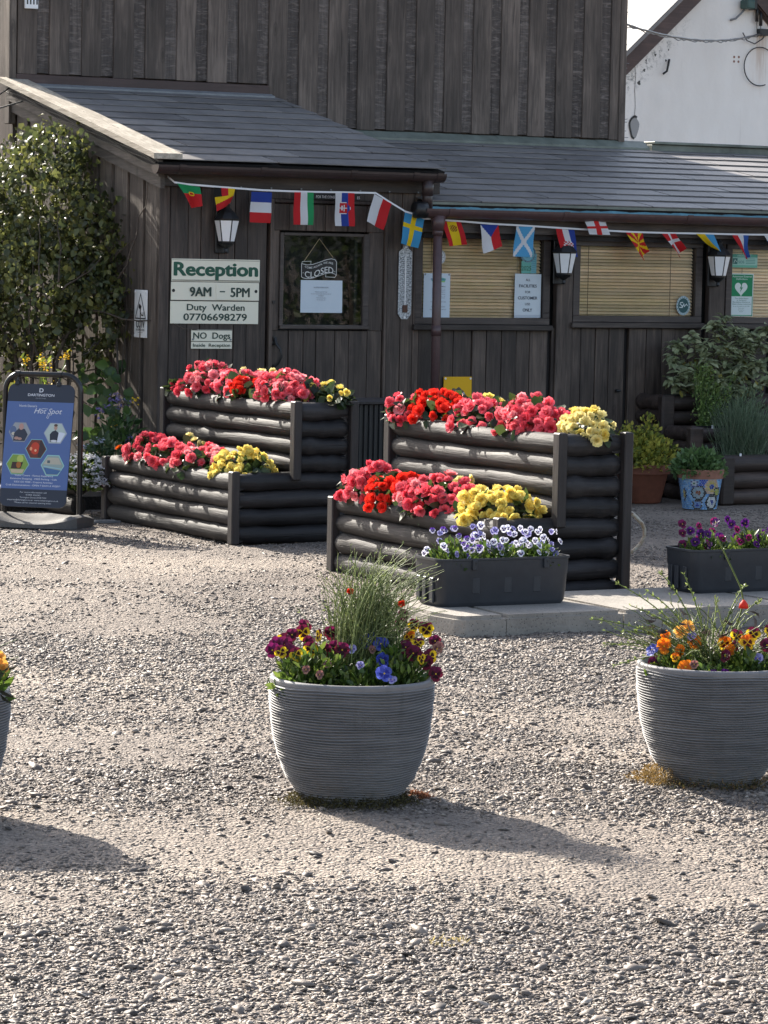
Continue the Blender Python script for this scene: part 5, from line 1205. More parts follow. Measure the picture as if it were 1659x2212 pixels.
cb = [('mar', 652, 1360), ('my', 684, 1378), ('my', 637, 1420), ('my', 668, 1408), ('mar', 708, 1372), ('mar', 611, 1400), ('mag', 592, 1400), ('mar', 625, 1378), ('my', 603, 1415), ('mar', 618, 1412), ('mar', 662, 1393), ('mag', 585, 1412), ('mar', 720, 1402), ('mar', 700, 1408), ('fade', 705, 1440), ('fade', 660, 1452), ('fade', 690, 1462), ('my', 648, 1372), ('my', 606, 1390), ('mar', 735, 1408)]
bl = [('blue', 785, 1388), ('blue', 819, 1394), ('dblue', 823, 1428), ('blue', 827, 1457), ('pale', 757, 1406), ('pale', 845, 1470), ('fade', 800, 1406), ('pale', 775, 1440), ('dblue', 796, 1382)]
rb = [('my', 890, 1352), ('my', 918, 1360), ('oy', 880, 1378), ('mar', 936, 1385), ('mar', 872, 1400), ('my', 905, 1422), ('my', 925, 1418), ('mag', 862, 1348), ('mag', 866, 1330), ('mar', 912, 1356), ('fade', 942, 1402), ('mar', 938, 1456), ('mar', 918, 1432), ('my', 899, 1390), ('mar', 889, 1412)]
pot_pansies('maroon and yellow pansies in the centre pot, left of its blue ones', PC, [(k, *pb(x, y), random.uniform(.021, .028)) for k, x, y in cb if k != 'fade']+[(k, *pb(x, y), .014) for k, x, y in cb if k == 'fade'], [(1400, (-.11, -.03, -.02), (.12, .15, .14), .026), (260, (-.17, -.05, -.01), (.07, .09, .10), .028)])
pot_pansies('blue pansies at the front of the centre pot', PC, [(k, *pb(x, y), random.uniform(.023, .029)) for k, x, y in bl if k not in ('pale', 'fade')]+[(k, *pb(x, y), .015) for k, x, y in bl if k in ('pale', 'fade')], [(800, (.03, -.07, -.02), (.09, .11, .095), .028)])
pot_pansies('maroon pansies with yellow rims in the centre pot, right of its blue ones', PC, [(k, *pb(x, y), random.uniform(.020, .026)) for k, x, y in rb], [(1300, (.13, -.01, -.01), (.10, .14, .14), .026)])
spread_r = pot_pansies('orange pansies with one violet bloom in the pot by the second trough', PR, [('orange', -.17, -.05, .085, .027), ('orange', -.12, -.06, .070, .027), ('orange', -.07, -.02, .095, .026), ('apricot', -.09, .03, .135, .026), ('apricot', -.115, .0, .125, .024), ('orange', -.11, -.17, .035, .028), ('orange', -.16, .0, .11, .024), ('blue', -.205, -.05, .072, .026), ('pale', -.08, -.02, .115, .018), ('mar', -.20, -.07, .035, .022), ('oy', -.14, -.12, .058, .016), ('fade', -.085, -.18, .045, .016), ('purple', -.03, -.19, .01, .024), ('purple', .01, -.19, .015, .02)],
    [(560, (-.12, -.06, -.02), (.11, .12, .075), .03), (220, (-.02, -.14, -.03), (.12, .07, .06), .03)])
pot_pansies('dark maroon pansies with yellow rims in the pot by the second trough', PR, [('oy', .02, -.06, .10, .026), ('my', .06, -.05, .12, .026), ('mar', .05, -.08, .09, .026), ('oy', .09, -.08, .105, .026), ('mar', .02, -.11, .065, .024), ('my', .11, -.06, .13, .026), ('orange', .035, -.1, .085, .02), ('mar', .15, -.1, .1, .026), ('pale', .12, -.12, .06, .02), ('my', .16, -.06, .14, .025)],
    [(600, (.10, -.06, -.02), (.13, .13, .09), .03)])
bt, bp = broom('sprawling broom with long side shoots in the pot by the second trough', PR[0]-.01, PR[1]+.04, .345, 150, .27, .10, .26, (-.10, -.02), .35, seed=8, nodes=10, rad=.0016, curve=.2)
# long knobbly shoots
rs_ = np.random.default_rng(4); tgt = [(-.30, .0, .27), (-.38, -.03, .16), (-.34, -.05, .08), (-.31, -.08, .02), (-.16, .05, .30), (-.09, .03, .30), (-.2, .05, .24), (.10, .02, .27), (.15, .04, .22), (.02, .06, .22), (-.26, .02, .20), (-.28, .0, .12)]
u = np.linspace(0, 1, 14)[None, :, None]; T_ = np.array(tgt)[:, None, :]
pth = T_*u+np.array([0, 0, .06])*np.sin(u*pi)*.6
stems('stem', pth, (.0024*(1.2-.6*np.linspace(0, 1, 14)))[None].repeat(len(tgt), 0), M['stem'], bt, ((.17, .22, .06), (.13, .18, .05)))
k_ = 500; ii = rs_.integers(0, len(tgt), k_); uu = rs_.integers(5, 14, k_); P_ = pth[ii, uu]+rs_.normal(size=(k_, 3))*.002
leaves('foliage', P_, unit(pth[ii, uu]-pth[ii, uu-1])+rs_.normal(size=(k_, 3))*.6, rand_dirs(k_), .013*(.6+.7*rs_.random(k_)), .0045, M['leaf'], bt, ((.22, .27, .08), (.16, .21, .06)))
k_ = 46; P_ = np.stack([rs_.uniform(-.2, .24, k_), rs_.uniform(-.12, .1, k_), rs_.uniform(.05, .19, k_)], 1)
leaves('foliage', P_, rs_.normal(size=(k_, 3))*np.array([1, .6, .35]), rand_dirs(k_), .05*(.7+.5*rs_.random(k_)), .014, M['leaf'], bt, ((.018, .016, .018), (.035, .028, .025)), .5)
th_ = thing('poppy_stem', 'single red drooping bud on a long hairy stem in front of the second trough', 'flower', PR[0]+.03, PR[1]+.02, .345, frame=False)
pth = np.array([[(-.02+.0*q, 0, .0+.26*q/7) for q in range(8)]]); pth[0, :, 0] = [.0, .03, .05, .055, .045, .02, -.01, -.035]; pth[0, :, 2] = [.05, .12, .20, .225, .27, .32, .38, .43]
stems('stem', pth, np.full(1, .0028), M['stem'], th_, ((.16, .21, .06),)); 
mb = MB(); mb.lathe([(.002, .0), (.016, -.006), (.013, .008), (.004, .020)], 10, (.055, -.01), (.62, .05, .03), cap0=True, cap1=True); ob = mb.build('bud', M['petal'], th_, True); ob.location.z = .21
pot_pansies('peach pansies in the pot cut off by the edge of the view', PL, [('apricot', .225, -.06, .10, .03), ('apricot', .20, -.10, .08, .03), ('orange', .17, -.05, .16, .028), ('apricot', .215, -.02, .12, .026)], [(260, (.13, -.03, .0), (.12, .13, .11), .05)])
bt, bp = broom('sprawling broom in the pot cut off by the edge of the view', PL[0], PL[1], .345, 110, .26, .10, .25, (.18, 0), .3, seed=12, nodes=8, rad=.0016, curve=.2)
k_ = 14; P_ = np.stack([rs_.uniform(.15, .25, k_), rs_.uniform(-.15, .0, k_), rs_.uniform(.02, .13, k_)], 1)
leaves('foliage', P_, np.stack([rs_.uniform(.3, 1, k_), rs_.uniform(-.5, .2, k_), rs_.uniform(-.6, .3, k_)], 1), rand_dirs(k_), .05, .013, M['leaf'], bt, ((.018, .018, .018), (.03, .03, .022)), .4)
tg_ = thing('red_flower', 'two red flowers nodding among the broom stems of the centre pot', 'flower', PC[0]+.0, PC[1]+.08, .345, frame=False)
for (x, z) in ((-.010, .285), (.145, .25)):
    mb = MB(); mb.recalc = False; r_ = rosette((.70, .05, .02), int(z*100)); o = r_.build('bloom', M['petal'], tg_, True); o.matrix_local = Matrix.LocRotScale(Vector((x, -.02, z)), Vector((0, -.7, -.5)).to_track_quat('Z', 'Y'), Vector((.013,)*3))
pth = np.array([[(x*q/7, 0, z*q/7) for q in range(8)] for x, z in ((-.010, .285), (.145, .25))]); stems('stem', pth, np.full(2, .0013), M['stem'], tg_, ((.12, .17, .05),))
# dry weeds and moss round the feet of the pots
def weeds(label, x, y, n, r, cols, h=.03, ang=(0, 6.28), mat='leaf_dull'):
    t = np.random.default_rng(int(abs(x*100))+n); an = ang[0]+(ang[1]-ang[0])*t.random(n); rr = r*(1+.22*np.abs(t.normal(size=n)))
    P_ = np.stack([rr*np.cos(an), rr*np.sin(an), .002+.7*h*t.random(n)*np.exp(-((rr-r)/.05)**2)], 1)
    o = leaves('weed_tuft', P_, t.normal(size=(n, 3))*np.array([.7, .7, .5])+np.array([0, 0, .5]), rand_dirs(n), .012*(.5+t.random(n)), .0035, M[mat], None, cols)
    o.location = (x, y, 0); return tag(o, label, 'weeds')
DRY = ((.16, .11, .04), (.10, .08, .03), (.06, .06, .022), (.22, .13, .06))
weeds('dark mossy weeds clinging round the foot of the centre pot', PC[0], PC[1], 1500, .155, ((.05, .045, .02), (.08, .07, .025), (.10, .08, .03)), .045, (3.3, 6.2))
weeds('dry golden weeds beside the foot of the pot with orange pansies', PR[0], PR[1], 900, .18, ((.24, .15, .05), (.18, .12, .04), (.30, .20, .08)), .07, (2.9, 3.9)); weeds('thin dry grass under the front of the pot with orange pansies', PR[0], PR[1], 500, .165, DRY, .03, (3.9, 6.0))
weeds('small tuft of straw coloured grass lying on the foreground gravel', .172, 7.63, 70, .035, ((.50, .40, .16), (.40, .32, .14)), .02)
weeds('russet weed patch on the gravel beside the centre pot', PC[0]+.16, PC[1]+.02, 420, .06, ((.26, .10, .05), (.20, .09, .05)), .015, (-.6, 1.2))

# ------------------------------------------------------------------ swinging pavement sign
AR = radians(-15); rl = Vector((-1.79, 18.98, 0)); ctr = rl-Vector((cos(AR), sin(AR), 0))*.2365
t = thing('pavement_sign', 'blue swinging pavement sign with hexagon pictures on a black tube stand', 'sign', ctr.x, ctr.y, 0, rot=AR, frame=False)
mb = MB(); NX, NY = 30, 14; V_, F_ = [], []   # rubber base with dished top
for layer in (0, 1):
    for i in range(NX+1):
        u = -1+2*i/NX
        for j in range(NY+1):
            v = -1+2*j/NY; wx = .275*u; dep = .19*(1-.25*abs(u)**6); y = dep*v
            zt = .035+.06*abs(u)**2.2*(1-.55*max(0, v))*(1-.5*max(0, -v)*0)+.035*max(0, v)*(1-abs(u))
            e = max(abs(v), abs(u)); zt *= (1 if e < .93 else .88 if e < 1 else .7)
            V_.append((wx, y, zt if layer == 0 else .002))
n1 = (NX+1)*(NY+1)
for i in range(NX):
    for j in range(NY):
        a_ = i*(NY+1)+j; F_.append((a_, a_+NY+1, a_+NY+2, a_+1)); F_.append((n1+a_, n1+a_+1, n1+a_+NY+2, n1+a_+NY+1))
for i in range(NX):
    for j in (0, NY): a_ = i*(NY+1)+j; F_.append((a_, a_+NY+1, n1+a_+NY+1, n1+a_))
for j in range(NY):
    for i in (0, NX): a_ = i*(NY+1)+j; F_.append((a_, a_+1, n1+a_+1, n1+a_))
mb.add(V_, F_); mb.build('base', mat_flat('grey rubber base', (.10, .095, .09), .7, bump=.4, nscale=60), t, 'auto')
hw, hh, rc = .236, .895, .10
path = [(-hw, 0, .05), (-hw, 0, hh-rc)]+[(-hw+rc-rc*cos(q), 0, hh-rc+rc*sin(q)) for q in np.linspace(0, pi/2, 9)[1:]]+[(hw-rc+rc*sin(q), 0, hh-rc+rc*cos(q)) for q in np.linspace(0, pi/2, 9)]+[(hw, 0, hh-rc-.02), (hw, 0, .03)]
mb = MB(); mb.tube(path, .0165, 14); mb.build('frame', mat_flat('black gloss tube', (.012, .012, .014), .28, bump=.02), t, 'auto')
pan = bpy.data.objects.new('panel_tmp', None)
def swing(o): o.location = (0, 0, hh); o.rotation_euler = (radians(-11), 0, 0); o.scale.z = .96
def rr_(x0, x1, z0, z1, r, n=6, corners=(1, 1, 1, 1)):
    P_ = []
    for (cx, cz, a0, on) in ((x1-r, z1-r, 0, corners[0]), (x0+r, z1-r, pi/2, corners[1]), (x0+r, z0+r, pi, corners[2]), (x1-r, z0+r, 3*pi/2, corners[3])):
        for k in range(n+1): an = a0+pi/2*k/n; P_.append((cx+r*cos(an), cz+r*sin(an)))
    return P_
PW = .207
bpy.data.objects.remove(pan)
BLUEP = (.095, .150, .33); NAVY = (.030, .036, .055)
mb = MB(); mb.prism(rr_(-PW, PW, -.82, -.062, .045), -.004, .004, 'xz', NAVY, .5); panel = mb.build('panel', mat_col('printed panel', .42, spec=.35, var=.03), t); swing(panel)
mb = MB(); mb.poly([(-PW, -.735+.025), (PW, -.735+.025), (PW, -.172), (-PW, -.172)], -.0046, BLUEP); o = mb.build('print', M['paper'], panel)
mb = MB(); LW = (.62, .64, .70)
text(mb, 'D', .0, -.112, .026, -.0052, LW, .025, .026); text(mb, 'DARTINGTON', .0, -.137, .016, -.0052, LW, .014, .165); text(mb, 'C R Y S T A L', .0, -.153, .007, -.0052, (.4, .42, .47), .005, .064)
text(mb, "North Devon's", -.075, -.205, .014, -.0052, LW, .006, .11); text(mb, 'Hot Spot', .052, -.243, .034, -.0052, LW, .002, .175, shear=.35); stroke(mb, [(-.01, -.225), (.02, -.212), (.05, -.214)], .0025, -.0053, LW); stroke(mb, [(.055, -.243), (.045, -.268), (.055, -.272), (.065, -.24)], .0025, -.0053, LW)
for (tx, z, wd) in (('Visitor Centre - Factory Experience', -.632, .24), ('Extensive Shopping - FREE Parking - Cafe', -.652, .29), ('KIDS GO FREE - Creative Activities', -.672, .24), ('Craft Demonstrations - OPEN 7 DAYS A WEEK*', -.692, .34)): text(mb, tx, -.005, z, .0105, -.0052, LW, .008, wd)
for (tx, z, wd) in (('For more information call', -.734, .165), ('01805 626242', -.750, .09), ('Torrington Devon EX38 7AN', -.766, .165), ('enquiries@dartington.co.uk  www.visitdartington.co.uk', -.782, .32), ('*Please call for seasonal opening times', -.798, .23)): text(mb, tx, .0, z, .009, -.0052, (.5, .52, .56), .006, wd)
mb.build('lettering', M['paint'], panel)
def hexp(cx, cz, r): return [(cx+r*cos(pi/3*k), cz+r*sin(pi/3*k)*1.0) for k in range(6)]
mb = MB()
def hexpic(cx, cz, r, rim, bg, shapes):
    mb.poly(hexp(cx, cz, r*1.08), -.0050, rim); mb.poly(hexp(cx, cz, r), -.0053, bg)
    for q, (c, pts) in enumerate(shapes): mb.poly([(cx+p[0]*r, cz+p[1]*r) for p in pts], -.0056-.0003*q, c)
def el(x, z, rx, rz, n=14): return [(x+rx*cos(2*pi*k/n), z+rz*sin(2*pi*k/n)) for k in range(n)]
TEAL = (.18, .42, .48)
hexpic(-.115, -.362, .068, (.12, .16, .30), (.30, .32, .34), [((.10, .14, .25), el(-.6, .1, .3, .45)), ((.55, .5, .4), el(-.55, -.15, .2, .15)), ((.035, .04, .06), [(-.55, -.8), (.5, -.8), (.75, -.2), (.45, .3), (-.1, .35), (-.5, -.1)]), ((.45, .26, .22), el(.12, .5, .22, .30)), ((.42, .25, .2), el(-.25, -.55, .22, .14)), ((.42, .25, .2), el(.05, -.6, .2, .12))])
hexpic(.108, -.362, .068, (.30, .33, .45), (.42, .50, .47), [((.62, .66, .75), [(.1, -.8), (.5, -.8), (.9, .0), (.6, .1), (.15, .1)]), ((.025, .03, .045), [(-.45, -.8), (.2, -.8), (.3, .05), (.0, .28), (-.3, .15), (-.5, -.1)]), ((.45, .28, .22), el(.0, .52, .16, .24)), ((.10, .06, .04), el(.0, .72, .17, .12)), ((.6, .62, .66), el(-.1, -.7, .3, .1))])
hexpic(-.004, -.462, .064, TEAL, (.16, .035, .02), [((.50, .05, .02), el(-.1, .05, .45, .6)), ((.75, .30, .15), el(-.5, .0, .13, .18)), ((.8, .45, .25), el(-.05, -.15, .11, .12)), ((.05, .03, .03), [(.2, -.8), (.5, -.8), (.9, 0), (.5, .8), (.35, .8)])])
hexpic(-.112, -.560, .068, (.25, .45, .45), (.20, .32, .06), [((.42, .50, .12), el(.2, .5, .3, .35)), ((.05, .025, .02), [(-.6, -.4), (.3, -.4), (.5, .2), (-.5, .2)]), ((.35, .12, .02), el(.1, -.05, .22, .3)), ((.5, .42, .28), [(-.5, -.8), (.5, -.8), (.65, -.45), (-.65, -.45)])])
hexpic(.106, -.560, .068, (.30, .58, .55), (.28, .36, .34), [((.45, .42, .34), [(-.85, .1), (.8, .1), (.5, .7), (-.5, .7)]), ((.08, .12, .14), [(-.5, .2), (-.25, .2), (-.25, .45), (-.5, .45)]), ((.06, .14, .30), [(-.8, -.2), (.8, -.45), (.5, -.8), (-.5, -.8)]), ((.30, .50, .55), [(-.8, -.05), (.85, -.25), (.8, -.35), (-.8, -.15)])])
mb.build('picture', M['paint'], panel)
for x in (-.155, .105):
    mb = MB(); mb.box(x-.012, x+.012, -.014, .014, -.072, -.045, bev=.003); mb.tube([(x, 0, -.05), (x, 0, .0)], .007, 8); mb.tube([(x-.014, 0, 0), (x+.014, 0, 0)], .0215, 10); o = mb.build('hanger', M['black'], t); swing(o)

# ------------------------------------------------------------------ ivy and the border by the side wall
iv = thing('ivy', 'large ivy climbing the porch side wall, sunlit at its outer edge', 'climber', -.35, -1.1, 0)
def loc_(a, b, z): return (a+.35, -(b+1.1), z)
IVC = ((.056, .070, .026), (.080, .098, .033), (.048, .055, .025), (.115, .128, .038), (.165, .17, .05))
Pl, Dl = [], []
for (a, b, z, ra, rb, rz, n) in ((-.36, -1.25, 1.95, .34, .72, .42, 1300), (-.55, -1.15, 1.35, .45, .80, .50, 1700), (-.20, -.68, 1.30, .18, .38, .38, 600), (-.72, -1.5, 1.65, .40, .75, .60, 1500), (-.24, -1.25, 2.28, .20, .42, .17, 420), (-.85, -1.3, 1.30, .35, .60, .35, 700), (-.16, -.66, 1.25, .12, .24, .30, 260), (-.80, -2.35, .62, .75, .30, .72, 1500), (-1.3, -1.9, .8, .5, .5, .8, 900), (-.2, -.75, 1.72, .16, .36, .3, 420)):
    p, d = ell_points(int(n*2.6), loc_(a, b, z), (ra, rb, rz), .6); w_ = np.array([mnoise.noise(Vector(q)*5) for q in p]); sel = w_ > -.30; p, d = p[sel], d[sel]; p = p+d*(np.abs(rng.normal(size=(len(p), 1)))*.05); ok = p[:, 0] < .33; Pl.append(p[ok]); Dl.append(d[ok])
P_ = np.concatenate(Pl); D_ = np.concatenate(Dl); n = len(P_)
Nn = unit(D_*.7+rand_dirs(n)*.75+np.array([-.2, -.3, .35])); Dd = unit(rand_dirs(n)*.9+np.array([0, 0, -.7])); L = .050*(.35+1.0*rng.random(n)**1.4)
leaves('foliage', P_, Dd, Nn, L, L*(.50+.45*rng.random(n)), M['leaf'], iv, IVC, .32)
mb = MB(); rs = random.Random(2)
for q in range(7):
    p = Vector(loc_(-.45+rs.uniform(-.1, .1), -.75+rs.uniform(-.12, .12), 0)); pth = [p.copy()]; rr = [.026*rs.uniform(.6, 1)]
    for k in range(12):
        p = p+Vector((rs.uniform(-.05, .05)+.01*q-.03, rs.uniform(-.06, .08), .11)); pth.append(p.copy()); rr.append(rr[-1]*.93)
    mb.tube(pth, rr, 7)
for q in range(46):
    p = Vector(loc_(-.35+rs.uniform(-.4, .25), -.8+rs.uniform(-.5, .5), rs.uniform(.35, 1.5))); pth = [p.copy()]; dr_ = Vector((rs.uniform(-.06, .08), rs.uniform(-.1, .1), rs.uniform(-.02, .09)))
    for k in range(7): p = p+dr_+Vector((rs.uniform(-.03, .03), rs.uniform(-.03, .03), rs.uniform(-.03, .03))); pth.append(p.copy())
    mb.tube(pth, [.007*(1-.1*k) for k in range(8)], 5)
mb.build('trunk', M['bark'], iv, True)
# log edging and border plants
le = thing('log_edging', 'two stacked weathered logs edging the border behind the pavement sign', 'edging', -.90, .80, 0)
for (z, x, s_) in ((.065, 0, 3), (.19, .012, 4)): log('log', x, x-.02, 0, 2.6, z, .064, le, M['wood_fascia'] if False else M['log_y'], s_)
mb = MB(); mb.box(-1.2, -.025, -.30, 2.6, -.02, .08); o = mb.build('border_soil', M['soil']); o.matrix_world = MW @ Matrix.Translation((.0, 0, 0)); tag(o, 'dark border soil under the ivy', None, kind='structure')
o.matrix_world = MW @ Matrix.Translation((0, 0, 0))
mb = MB()
for k in range(13): mb.box(.001+.026*k, .016+.026*k, -.04, .04, .0, .012)
mb.box(0, .34, -.048, -.040, 0, .013); mb.box(0, .34, .040, .048, 0, .013)
single('drain_grate', mb, M['lead'], 'pale slotted drain grate on the ground beside the pavement sign', 'grate', -1.17, 1.22, .0)
def heads(par, pts, r, col, nper, name='flower_head', mat='petal', flat=.35):
    for p in pts:
        P_ = rng.normal(size=(nper, 3))*np.array([r*.5, r*.5, r*.5*flat])
        o = leaves(name, P_, rand_dirs(nper)*np.array([1, 1, .3]), np.array([0, -.25, 1])+rng.normal(size=(nper, 3))*.35, r*.55*(.6+.6*rng.random(nper)), r*.45, M[mat], par, (col,)); o.location = p
t = thing('white_alyssum', 'mound of white flower heads beside the rear post of the log planter', 'flowers', -.87, .82, .04)
spray(t, 900, (0, 0, .12), (.13, .24, .20), .05, YG, 1.0)
pts, _ = ell_points(90, (0, 0, .15), (.14, .25, .20), .92, True); heads(t, pts, .030, (.68, .68, .70), 26)
t = thing('yellow_wallflower', 'tall yellow green spikes of flowers just behind the pavement sign', 'flowers', -1.05, .55, .05)
pth = []
for q in range(16):
    x, y, h = random.uniform(-.14, .16), random.uniform(-.2, .2), random.uniform(.45, .95); pth.append([(x*u_*1.0+.02*sin(u_*5+q), y*u_, h*u_) for u_ in np.linspace(0, 1, 9)])
pth = np.array(pth); stems('stem', pth, np.full(16, .0035), M['stem'], t, ((.12, .17, .04), (.17, .22, .05)))
k_ = 600; ii = rng.integers(0, 16, k_); uu = rng.integers(1, 9, k_); leaves('foliage', pth[ii, uu]+rng.normal(size=(k_, 3))*.012, rand_dirs(k_)+np.array([0, 0, .5]), rand_dirs(k_)+np.array([0, 0, .6]), .05*(.5+.7*rng.random(k_)), .016, M['leaf'], t, ((.20, .26, .04), (.13, .19, .03), (.26, .30, .05)))
heads(t, pth[:, 8], .030, (.80, .50, .02), 22, flat=1.2)
t = thing('bean_vine', 'climbing plant with heart shaped leaves on strings against the side wall', 'climber', -.12, -.35, 0)
mb = MB()
for q in range(5): mb.tube([(-.05+.015*q, .28-.13*q, .1), (-.04+.02*q, .26-.12*q, .6), (.06, .22-.1*q, 1.25)], .0035, 5)
mb.tube([(.0, .05, 1.05), (-.02, -.02, .8), (-.0, -.12, .62), (.03, -.16, .35)], .007, 6); mb.build('stem', M['bark'], t, True)
k_ = 70; P_ = np.stack([rng.uniform(-.12, .02, k_), rng.uniform(-.15, .42, k_), rng.uniform(.35, .92, k_)], 1)
leaves('foliage', P_, rng.normal(size=(k_, 3))*.5+np.array([-.2, -.3, -.6]), rng.normal(size=(k_, 3))*.4+np.array([-.5, -.8, .3]), .085*(.6+.6*rng.random(k_)), .075, M['leaf'], t, ((.05, .10, .03), (.08, .14, .035)))
t = thing('lilac_flowers', 'straggling lilac and yellow flowers below the climbing plant', 'flowers', -.30, .05, 0)
spray(t, 320, (0, 0, .32), (.16, .25, .32), .06, ((.04, .08, .025), (.06, .11, .03)), .4)
heads(t, [(-.05, -.05, .68), (.03, .02, .64), (-.08, .05, .60), (.02, -.08, .42), (.05, -.03, .38)], .045, (.20, .16, .34), 26, flat=1.0); heads(t, [(.09, -.05, .66), (.02, .1, .52)], .03, (.80, .50, .02), 14, flat=1.0); heads(t, [(-.02, -.10, .50)], .03, (.55, .38, .42), 16, flat=1.0)
t = thing('blue_grey_plant', 'low plant with pale blue flowers behind the orange marigold', 'flowers', -.66, .62, 0)
spray(t, 260, (0, 0, .28), (.12, .16, .20), .055, ((.05, .09, .04), (.07, .12, .05)), .6); heads(t, [(-.07, -.05, .44), (-.03, -.02, .46), (-.1, .04, .42)], .035, (.42, .46, .56), 24)

# ------------------------------------------------------------------ dark counter between the planters
cb_ = thing('counter', 'black slatted counter with a flat top standing before the door between the log planters', 'counter', .72, 1.25, 0)
mb = MB(); mb.box(.0, .66, .0, .42, .70, .722, bev=.004); mb.build('top', M['post'], cb_)
mb = MB(); x = .02
while x < .62: mb.box(x, x+.018, .03, .05, .02, .70, bev=.004); mb.box(x+.018, x+.036, .042, .05, .02, .70); x += .036
mb.build('front_panel', M['iron'], cb_)
mb = MB(); mb.box(.02, .04, .05, .40, 0, .70); mb.box(.62, .64, .05, .40, 0, .70); mb.box(.04, .62, .38, .40, 0, .70); mb.build('carcass', M['post'], cb_)

# ------------------------------------------------------------------ herb corner at the lean-to
hb = thing('herb_bed', 'three-stepped brown log bed of herbs against the lean-to wall', 'raised bed', 3.66, 0, 0)
sd = 300
STEP = ((.0, .36, .70, 7), (.36, .72, .50, 5), (.72, 1.10, .325, 3))
for (b0, b1, h_, n_) in STEP:
    st = h_/n_
    for k in range(n_):
        sd += 1; z = st*(k+.5); r_ = st*.51
        if z+st > .0: log('log', .05, 1.6, -b1+r_, -b1+r_, z, r_, hb, M['log_br'], sd); log('log', r_, r_, -b1+.02, -b0-.02, z, r_, hb, M['log_br'], sd+40)
    mb = MB(); mb.box(-.005, .10, -b1-.012, -b1+.06, 0, h_+.004, bev=.012); mb.build('post', M['log_br'], hb)
    mb = MB(); mb.box(.06, 1.55, -b1+.06, -b0, h_-.09, h_-.04); mb.build('soil', M['soil'], hb)
    mb = MB(); mb.box(.05, 1.55, -b1+.055, -b1+.062, h_-.05, h_+.01); mb.build('liner', M['black'], hb)
SG = ((.27, .30, .16), (.34, .37, .21), (.19, .22, .12), (.40, .42, .25)); 
t = thing('sage_bush', 'tall grey green sage bush with broad leaves on the top step of the herb bed', 'shrub', 4.15, .22, .66)
Pl, Dl = [], []
tips_ = [(-.36, -.05, .30), (-.28, .0, .38), (-.18, -.04, .44), (-.08, -.05, .38), (.02, -.02, .52), (.10, .0, .56), (.18, -.05, .48), (.05, -.12, .36), (-.12, -.14, .26), (-.30, -.12, .20), (.25, -.08, .40), (.32, 0, .46), (.38, -.05, .40), (.15, -.14, .22), (-.02, -.16, .15), (.3, -.12, .25), (-.22, -.15, .12), (.44, -.02, .5), (.5, -.05, .36), (-.38, -.1, .14), (.1, -.18, .08), (.26, -.17, .1), (.4, -.14, .15)]
pth = np.array([[(x*u_+.3*x*u_*(1-u_), y*u_, z*u_**1.3) for u_ in np.linspace(0, 1, 9)] for x, y, z in tips_]); stems('stem', pth, np.full(len(tips_), .005), M['stem'], t, ((.10, .09, .05),))
k_ = 1500; ii = rng.integers(0, len(tips_), k_); uu = np.minimum(8, rng.integers(4, 13, k_)); P_ = pth[ii, uu]+rng.normal(size=(k_, 3))*.02; az = rng.random(k_)*6.28
Dd = np.stack([np.cos(az), np.sin(az)*.8-.15, rng.uniform(-.5, .5, k_)], 1); leaves('foliage', P_, Dd, np.array([0, -.3, 1])+rng.normal(size=(k_, 3))*.35, .075*(.6+.6*rng.random(k_)), .032, M['leaf_dull'], t, SG, .25)
k_ = 30; ii = rng.integers(0, len(tips_), k_); leaves('yellow_leaf', pth[ii, 6]+rng.normal(size=(k_, 3))*.03, np.array([0, -.3, -.7])+rng.normal(size=(k_, 3))*.5, np.array([0, -1, .3])+rng.normal(size=(k_, 3))*.3, .06, .03, M['leaf_dull'], t, ((.30, .26, .06),))
t = thing('parsley', 'leggy bolting parsley with lacy yellow green heads on the middle step of the herb bed', 'herb', 3.90, .50, .45)
pth = []
for q in range(26):
    x, y, h = random.uniform(-.13, .2), random.uniform(-.1, .04), random.uniform(.22, .48); pth.append([(x*u_+.02*sin(u_*4+q), y*u_, h*u_) for u_ in np.linspace(0, 1, 9)])
pth = np.array(pth); stems('stem', pth, np.full(26, .0032), M['stem'], t, ((.12, .19, .05), (.09, .15, .045)))
k_ = 700; ii = rng.integers(0, 26, k_); uu = rng.integers(1, 9, k_); leaves('foliage', pth[ii, uu]+rng.normal(size=(k_, 3))*.025, rand_dirs(k_), np.array([0, -.4, .8])+rng.normal(size=(k_, 3))*.5, .024*(.5+rng.random(k_)), .014, M['leaf'], t, ((.21, .31, .08), (.28, .37, .11), (.14, .22, .06)))
heads(t, pth[:, 8], .030, (.20, .26, .07), 18, mat='leaf', flat=.8)
t = thing('curry_plant', 'dense fine leaved herb hanging at the back of the herb bed behind the grassy one', 'herb', 4.15, .48, .47); spray(t, 1500, (.05, 0, 0), (.30, .14, .30), .045, ((.14, .20, .11), (.19, .25, .14)), .9, 'leaf_dull', wr=.14)
t = thing('lavender', 'grassy grey green lavender clump on the lowest step of the herb bed', 'herb', 4.00, .86, .28)
n = 620; ang = rng.random(n)*6.28; sp = .20*np.sqrt(rng.random(n)); H_ = .16+.27*rng.random(n); u = np.linspace(0, 1, 7)[None, :, None]
tip = np.stack([np.cos(ang)*sp-.02, np.sin(ang)*sp*.7-.03, H_], 1)[:, None, :]; base = (rng.normal(size=(n, 3))*np.array([.07, .04, 0]))[:, None, :]
pth = base+tip*u+rng.normal(size=(n, 1, 3))*.03*u*u; stems('foliage', pth, (.0022*(1.2-np.linspace(0, 1, 7)*.8))[None].repeat(n, 0), M['leaf_dull'], t, ((.21, .28, .18), (.27, .33, .22), (.15, .22, .13)), 3)
